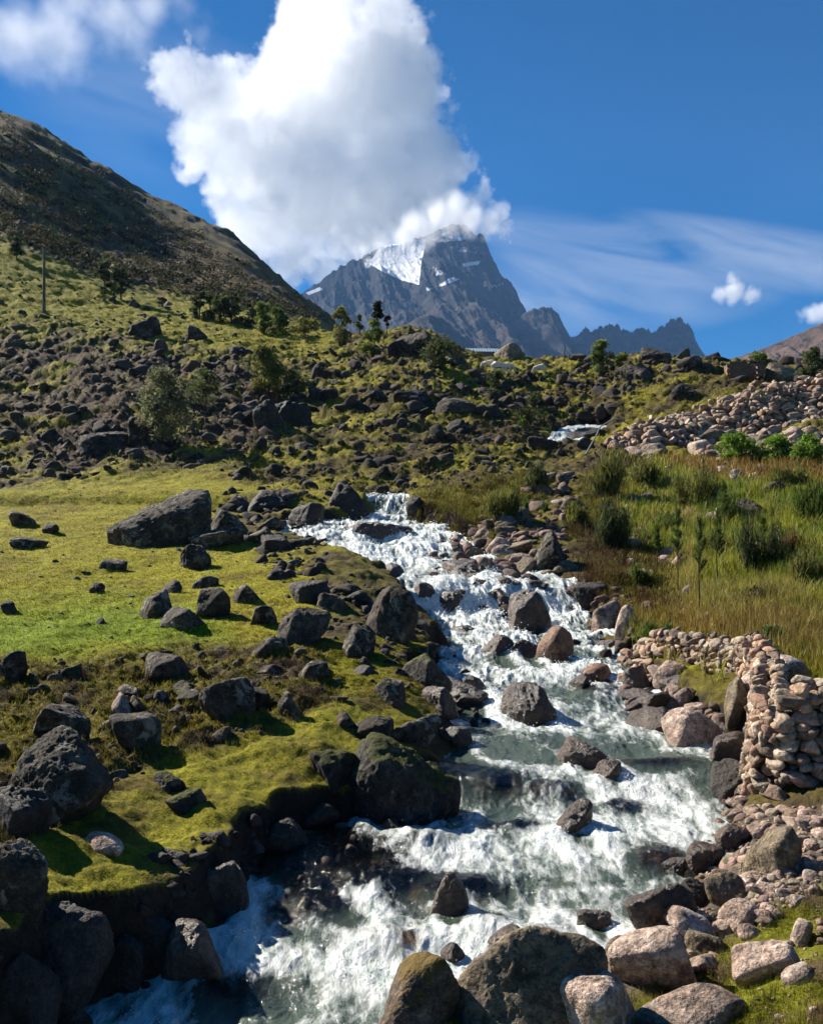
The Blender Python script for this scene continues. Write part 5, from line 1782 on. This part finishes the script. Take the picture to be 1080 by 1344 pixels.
def cloud(spheres, Y, res, dens, nscale, amp, edge, label, power=1.4, unit=60.0, aniso=.2, smooth=.12, bil=1.0, name='cloud', ymin=2935.0):
    me = bpy.data.meshes.new(name)
    o = link(name, me, kind='stuff', label=label, cat=name)
    k = Y / F
    cs = [(P3(u, v, Y + dy * k), r * k) for u, v, r, dy in spheres]
    mn = [min(c[i] - r * 1.3 for c, r in cs) for i in range(3)]
    mx = [max(c[i] + r * 1.3 for c, r in cs) for i in range(3)]
    mn[1] = max(mn[1], ymin)
    ctr = Vector([(a + b) / 2 for a, b in zip(mn, mx)])
    o.location = ctr
    g = bpy.data.node_groups.new(name, 'GeometryNodeTree')
    g.interface.new_socket('Geometry', in_out='OUTPUT', socket_type='NodeSocketGeometry')
    N, L = g.nodes.new, g.links.new
    out, vcb, pos = N('NodeGroupOutput'), N('GeometryNodeVolumeCube'), N('GeometryNodeInputPosition')
    vcb.inputs['Min'].default_value = [a - c for a, c in zip(mn, ctr)]
    vcb.inputs['Max'].default_value = [a - c for a, c in zip(mx, ctr)]
    sz = [b - a for a, b in zip(mn, mx)]
    for ax, q in zip('XYZ', sz):
        vcb.inputs['Resolution ' + ax].default_value = int(res * q / max(sz))

    def m(op, a, b=None, c=None):
        n = N('ShaderNodeMath')
        n.operation = op
        for i, x in enumerate((a, b, c)):
            if x is None:
                continue
            if isinstance(x, (int, float)):
                n.inputs[i].default_value = x
            else:
                L(x, n.inputs[i])
        return n.outputs[0]
    nz = N('ShaderNodeTexNoise')
    nz.inputs['Scale'].default_value = nscale / k
    nz.inputs['Detail'].default_value = 9
    nz.inputs['Roughness'].default_value = .62
    L(pos.outputs[0], nz.inputs['Vector'])
    nv = 0.0
    for q_, w_ in ((2.2, .34), (5.0, .17), (11.0, .12), (23.0, .06)):      # rounded billows at several sizes
        vo = N('ShaderNodeTexVoronoi')
        vo.inputs['Scale'].default_value = nscale / k * q_
        wv = N('ShaderNodeVectorMath')
        wv.operation = 'MULTIPLY_ADD'
        L(nz.outputs['Color'], wv.inputs[0])
        wv.inputs[1].default_value = (k * 16 / q_,) * 3
        L(pos.outputs[0], wv.inputs[2])
        L(wv.outputs[0], vo.inputs['Vector'])
        nv = m('MULTIPLY_ADD', m('SUBTRACT', .45, vo.outputs['Distance']), w_, nv)
    best = None
    for c, r in cs:
        dn = N('ShaderNodeVectorMath')
        dn.operation = 'DISTANCE'
        L(pos.outputs[0], dn.inputs[0])
        dn.inputs[1].default_value = c - ctr
        q = m('MULTIPLY', m('SUBTRACT', 1.0, m('DIVIDE', dn.outputs['Value'], r)), r / k / unit)
        best = q if best is None else m('SMOOTH_MAX', best, q, smooth)
    f = m('DIVIDE', m('MULTIPLY_ADD', nv, bil, m('MULTIPLY_ADD', m('SUBTRACT', nz.outputs['Fac'], .5), amp, best)), edge)
    f = m('POWER', m('MINIMUM', m('MAXIMUM', f, 0.0), 1.0), power)
    L(f, vcb.inputs['Density'])
    ma = bpy.data.materials.new('cloud_vapour')
    ma.use_nodes = True
    t = ma.node_tree
    t.nodes.remove(t.nodes['Principled BSDF'])
    pv = t.nodes.new('ShaderNodeVolumePrincipled')
    t.links.new(pv.outputs[0], t.nodes['Material Output'].inputs['Volume'])
    pv.inputs['Color'].default_value = (1, 1, 1, 1)
    pv.inputs['Density'].default_value = dens
    pv.inputs['Anisotropy'].default_value = aniso
    sm = N('GeometryNodeSetMaterial')
    sm.inputs['Material'].default_value = ma
    L(vcb.outputs[0], sm.inputs[0])
    L(sm.outputs[0], out.inputs[0])
    me.materials.append(ma)
    o.modifiers.new('vapour', 'NODES').node_group = g
    return o


CL = [(235, 100, 42, 0), (300, 140, 62, 0), (265, 195, 45, 0), (330, 210, 75, 0), (380, 130, 75, 30), (340, 290, 58, 0), (430, 60, 80, 30), (500, 45, 62, 20), (480, 130, 105, -20), (420, 230, 95, -20),
      (520, 230, 95, -20), (555, 170, 48, 0), (592, 215, 38, 0), (570, 280, 60, 0), (480, 300, 62, 0), (400, 332, 44, 0), (615, 262, 32, 0), (535, 90, 48, 0), (430, 0, 58, 0), (640, 288, 24, 0), (545, 38, 24, 0), (600, 300, 34, 0), (430, 350, 40, 0), (470, 335, 40, 0), (450, 320, 45, 0), (375, 350, 34, 0)]
cloud(CL, 3300, 370, .0075, .014, 1.3, .10, bil=1.5, label= 'towering white cumulus cloud behind the snowy mountain')
cloud([(20, 40, 60, 0), (80, 45, 60, 0), (150, 25, 50, 0), (200, 15, 40, 0), (-60, 30, 70, 0), (215, 45, 20, 0), (110, 5, 50, 0), (235, 25, 34, 0), (262, 50, 24, 0), (185, 45, 36, 0)], 3600, 150, .0035, .014, 2.2, .8, 'thin greyish cloud at the top left of the sky')
cloud([(962, 382, 18, 0), (945, 386, 13, 0), (985, 388, 14, 0), (960, 368, 13, 0)], 3400, 110, .016, .045, 1.5, .5, 'small white cloud puff alone in the blue at the right', unit=16)
cloud([(1068, 412, 17, 0), (1085, 408, 18, 0), (1052, 416, 10, 0), (1110, 402, 24, 0), (1130, 400, 20, 0)], 3400, 110, .016, .045, 1.4, .5, 'small white cloud puff cut by the right picture edge', unit=16)

cloud([(500, 322, 20, 0), (530, 312, 24, 0), (562, 303, 24, 0), (590, 289, 26, 0), (617, 289, 25, 0), (642, 294, 22, 0), (663, 302, 13, 0), (475, 330, 15, 0), (575, 280, 26, 0), (545, 292, 26, 0), (600, 268, 24, 0)],
      2330, 130, .022, .03, 1.6, .7, 'white cloud cap hanging over the summit of the snowy mountain', unit=24, name='summit_cloud', ymin=2200.0)  # cloud covering the peak, added as its own volume before the summit


def haze():
    bm = bmesh.new()
    bmesh.ops.create_cube(bm, size=1)
    bmesh.ops.scale(bm, vec=(5200, 3020, 1012), verts=bm.verts)
    bmesh.ops.translate(bm, vec=(0, 2920 - 1510, 505 - 12), verts=bm.verts)
    me = bpy.data.meshes.new('haze')
    bm.to_mesh(me)
    bm.free()
    ma = bpy.data.materials.new('haze_air')
    ma.use_nodes = True
    t = ma.node_tree
    t.nodes.remove(t.nodes['Principled BSDF'])
    pv = t.nodes.new('ShaderNodeVolumePrincipled')
    t.links.new(pv.outputs[0], t.nodes['Material Output'].inputs['Volume'])
    pv.inputs['Color'].default_value = (.26, .52, 1, 1)
    pv.inputs['Density'].default_value = 0.00008
    pv.inputs['Anisotropy'].default_value = .0
    link('haze', me, ma, kind='stuff')


haze()
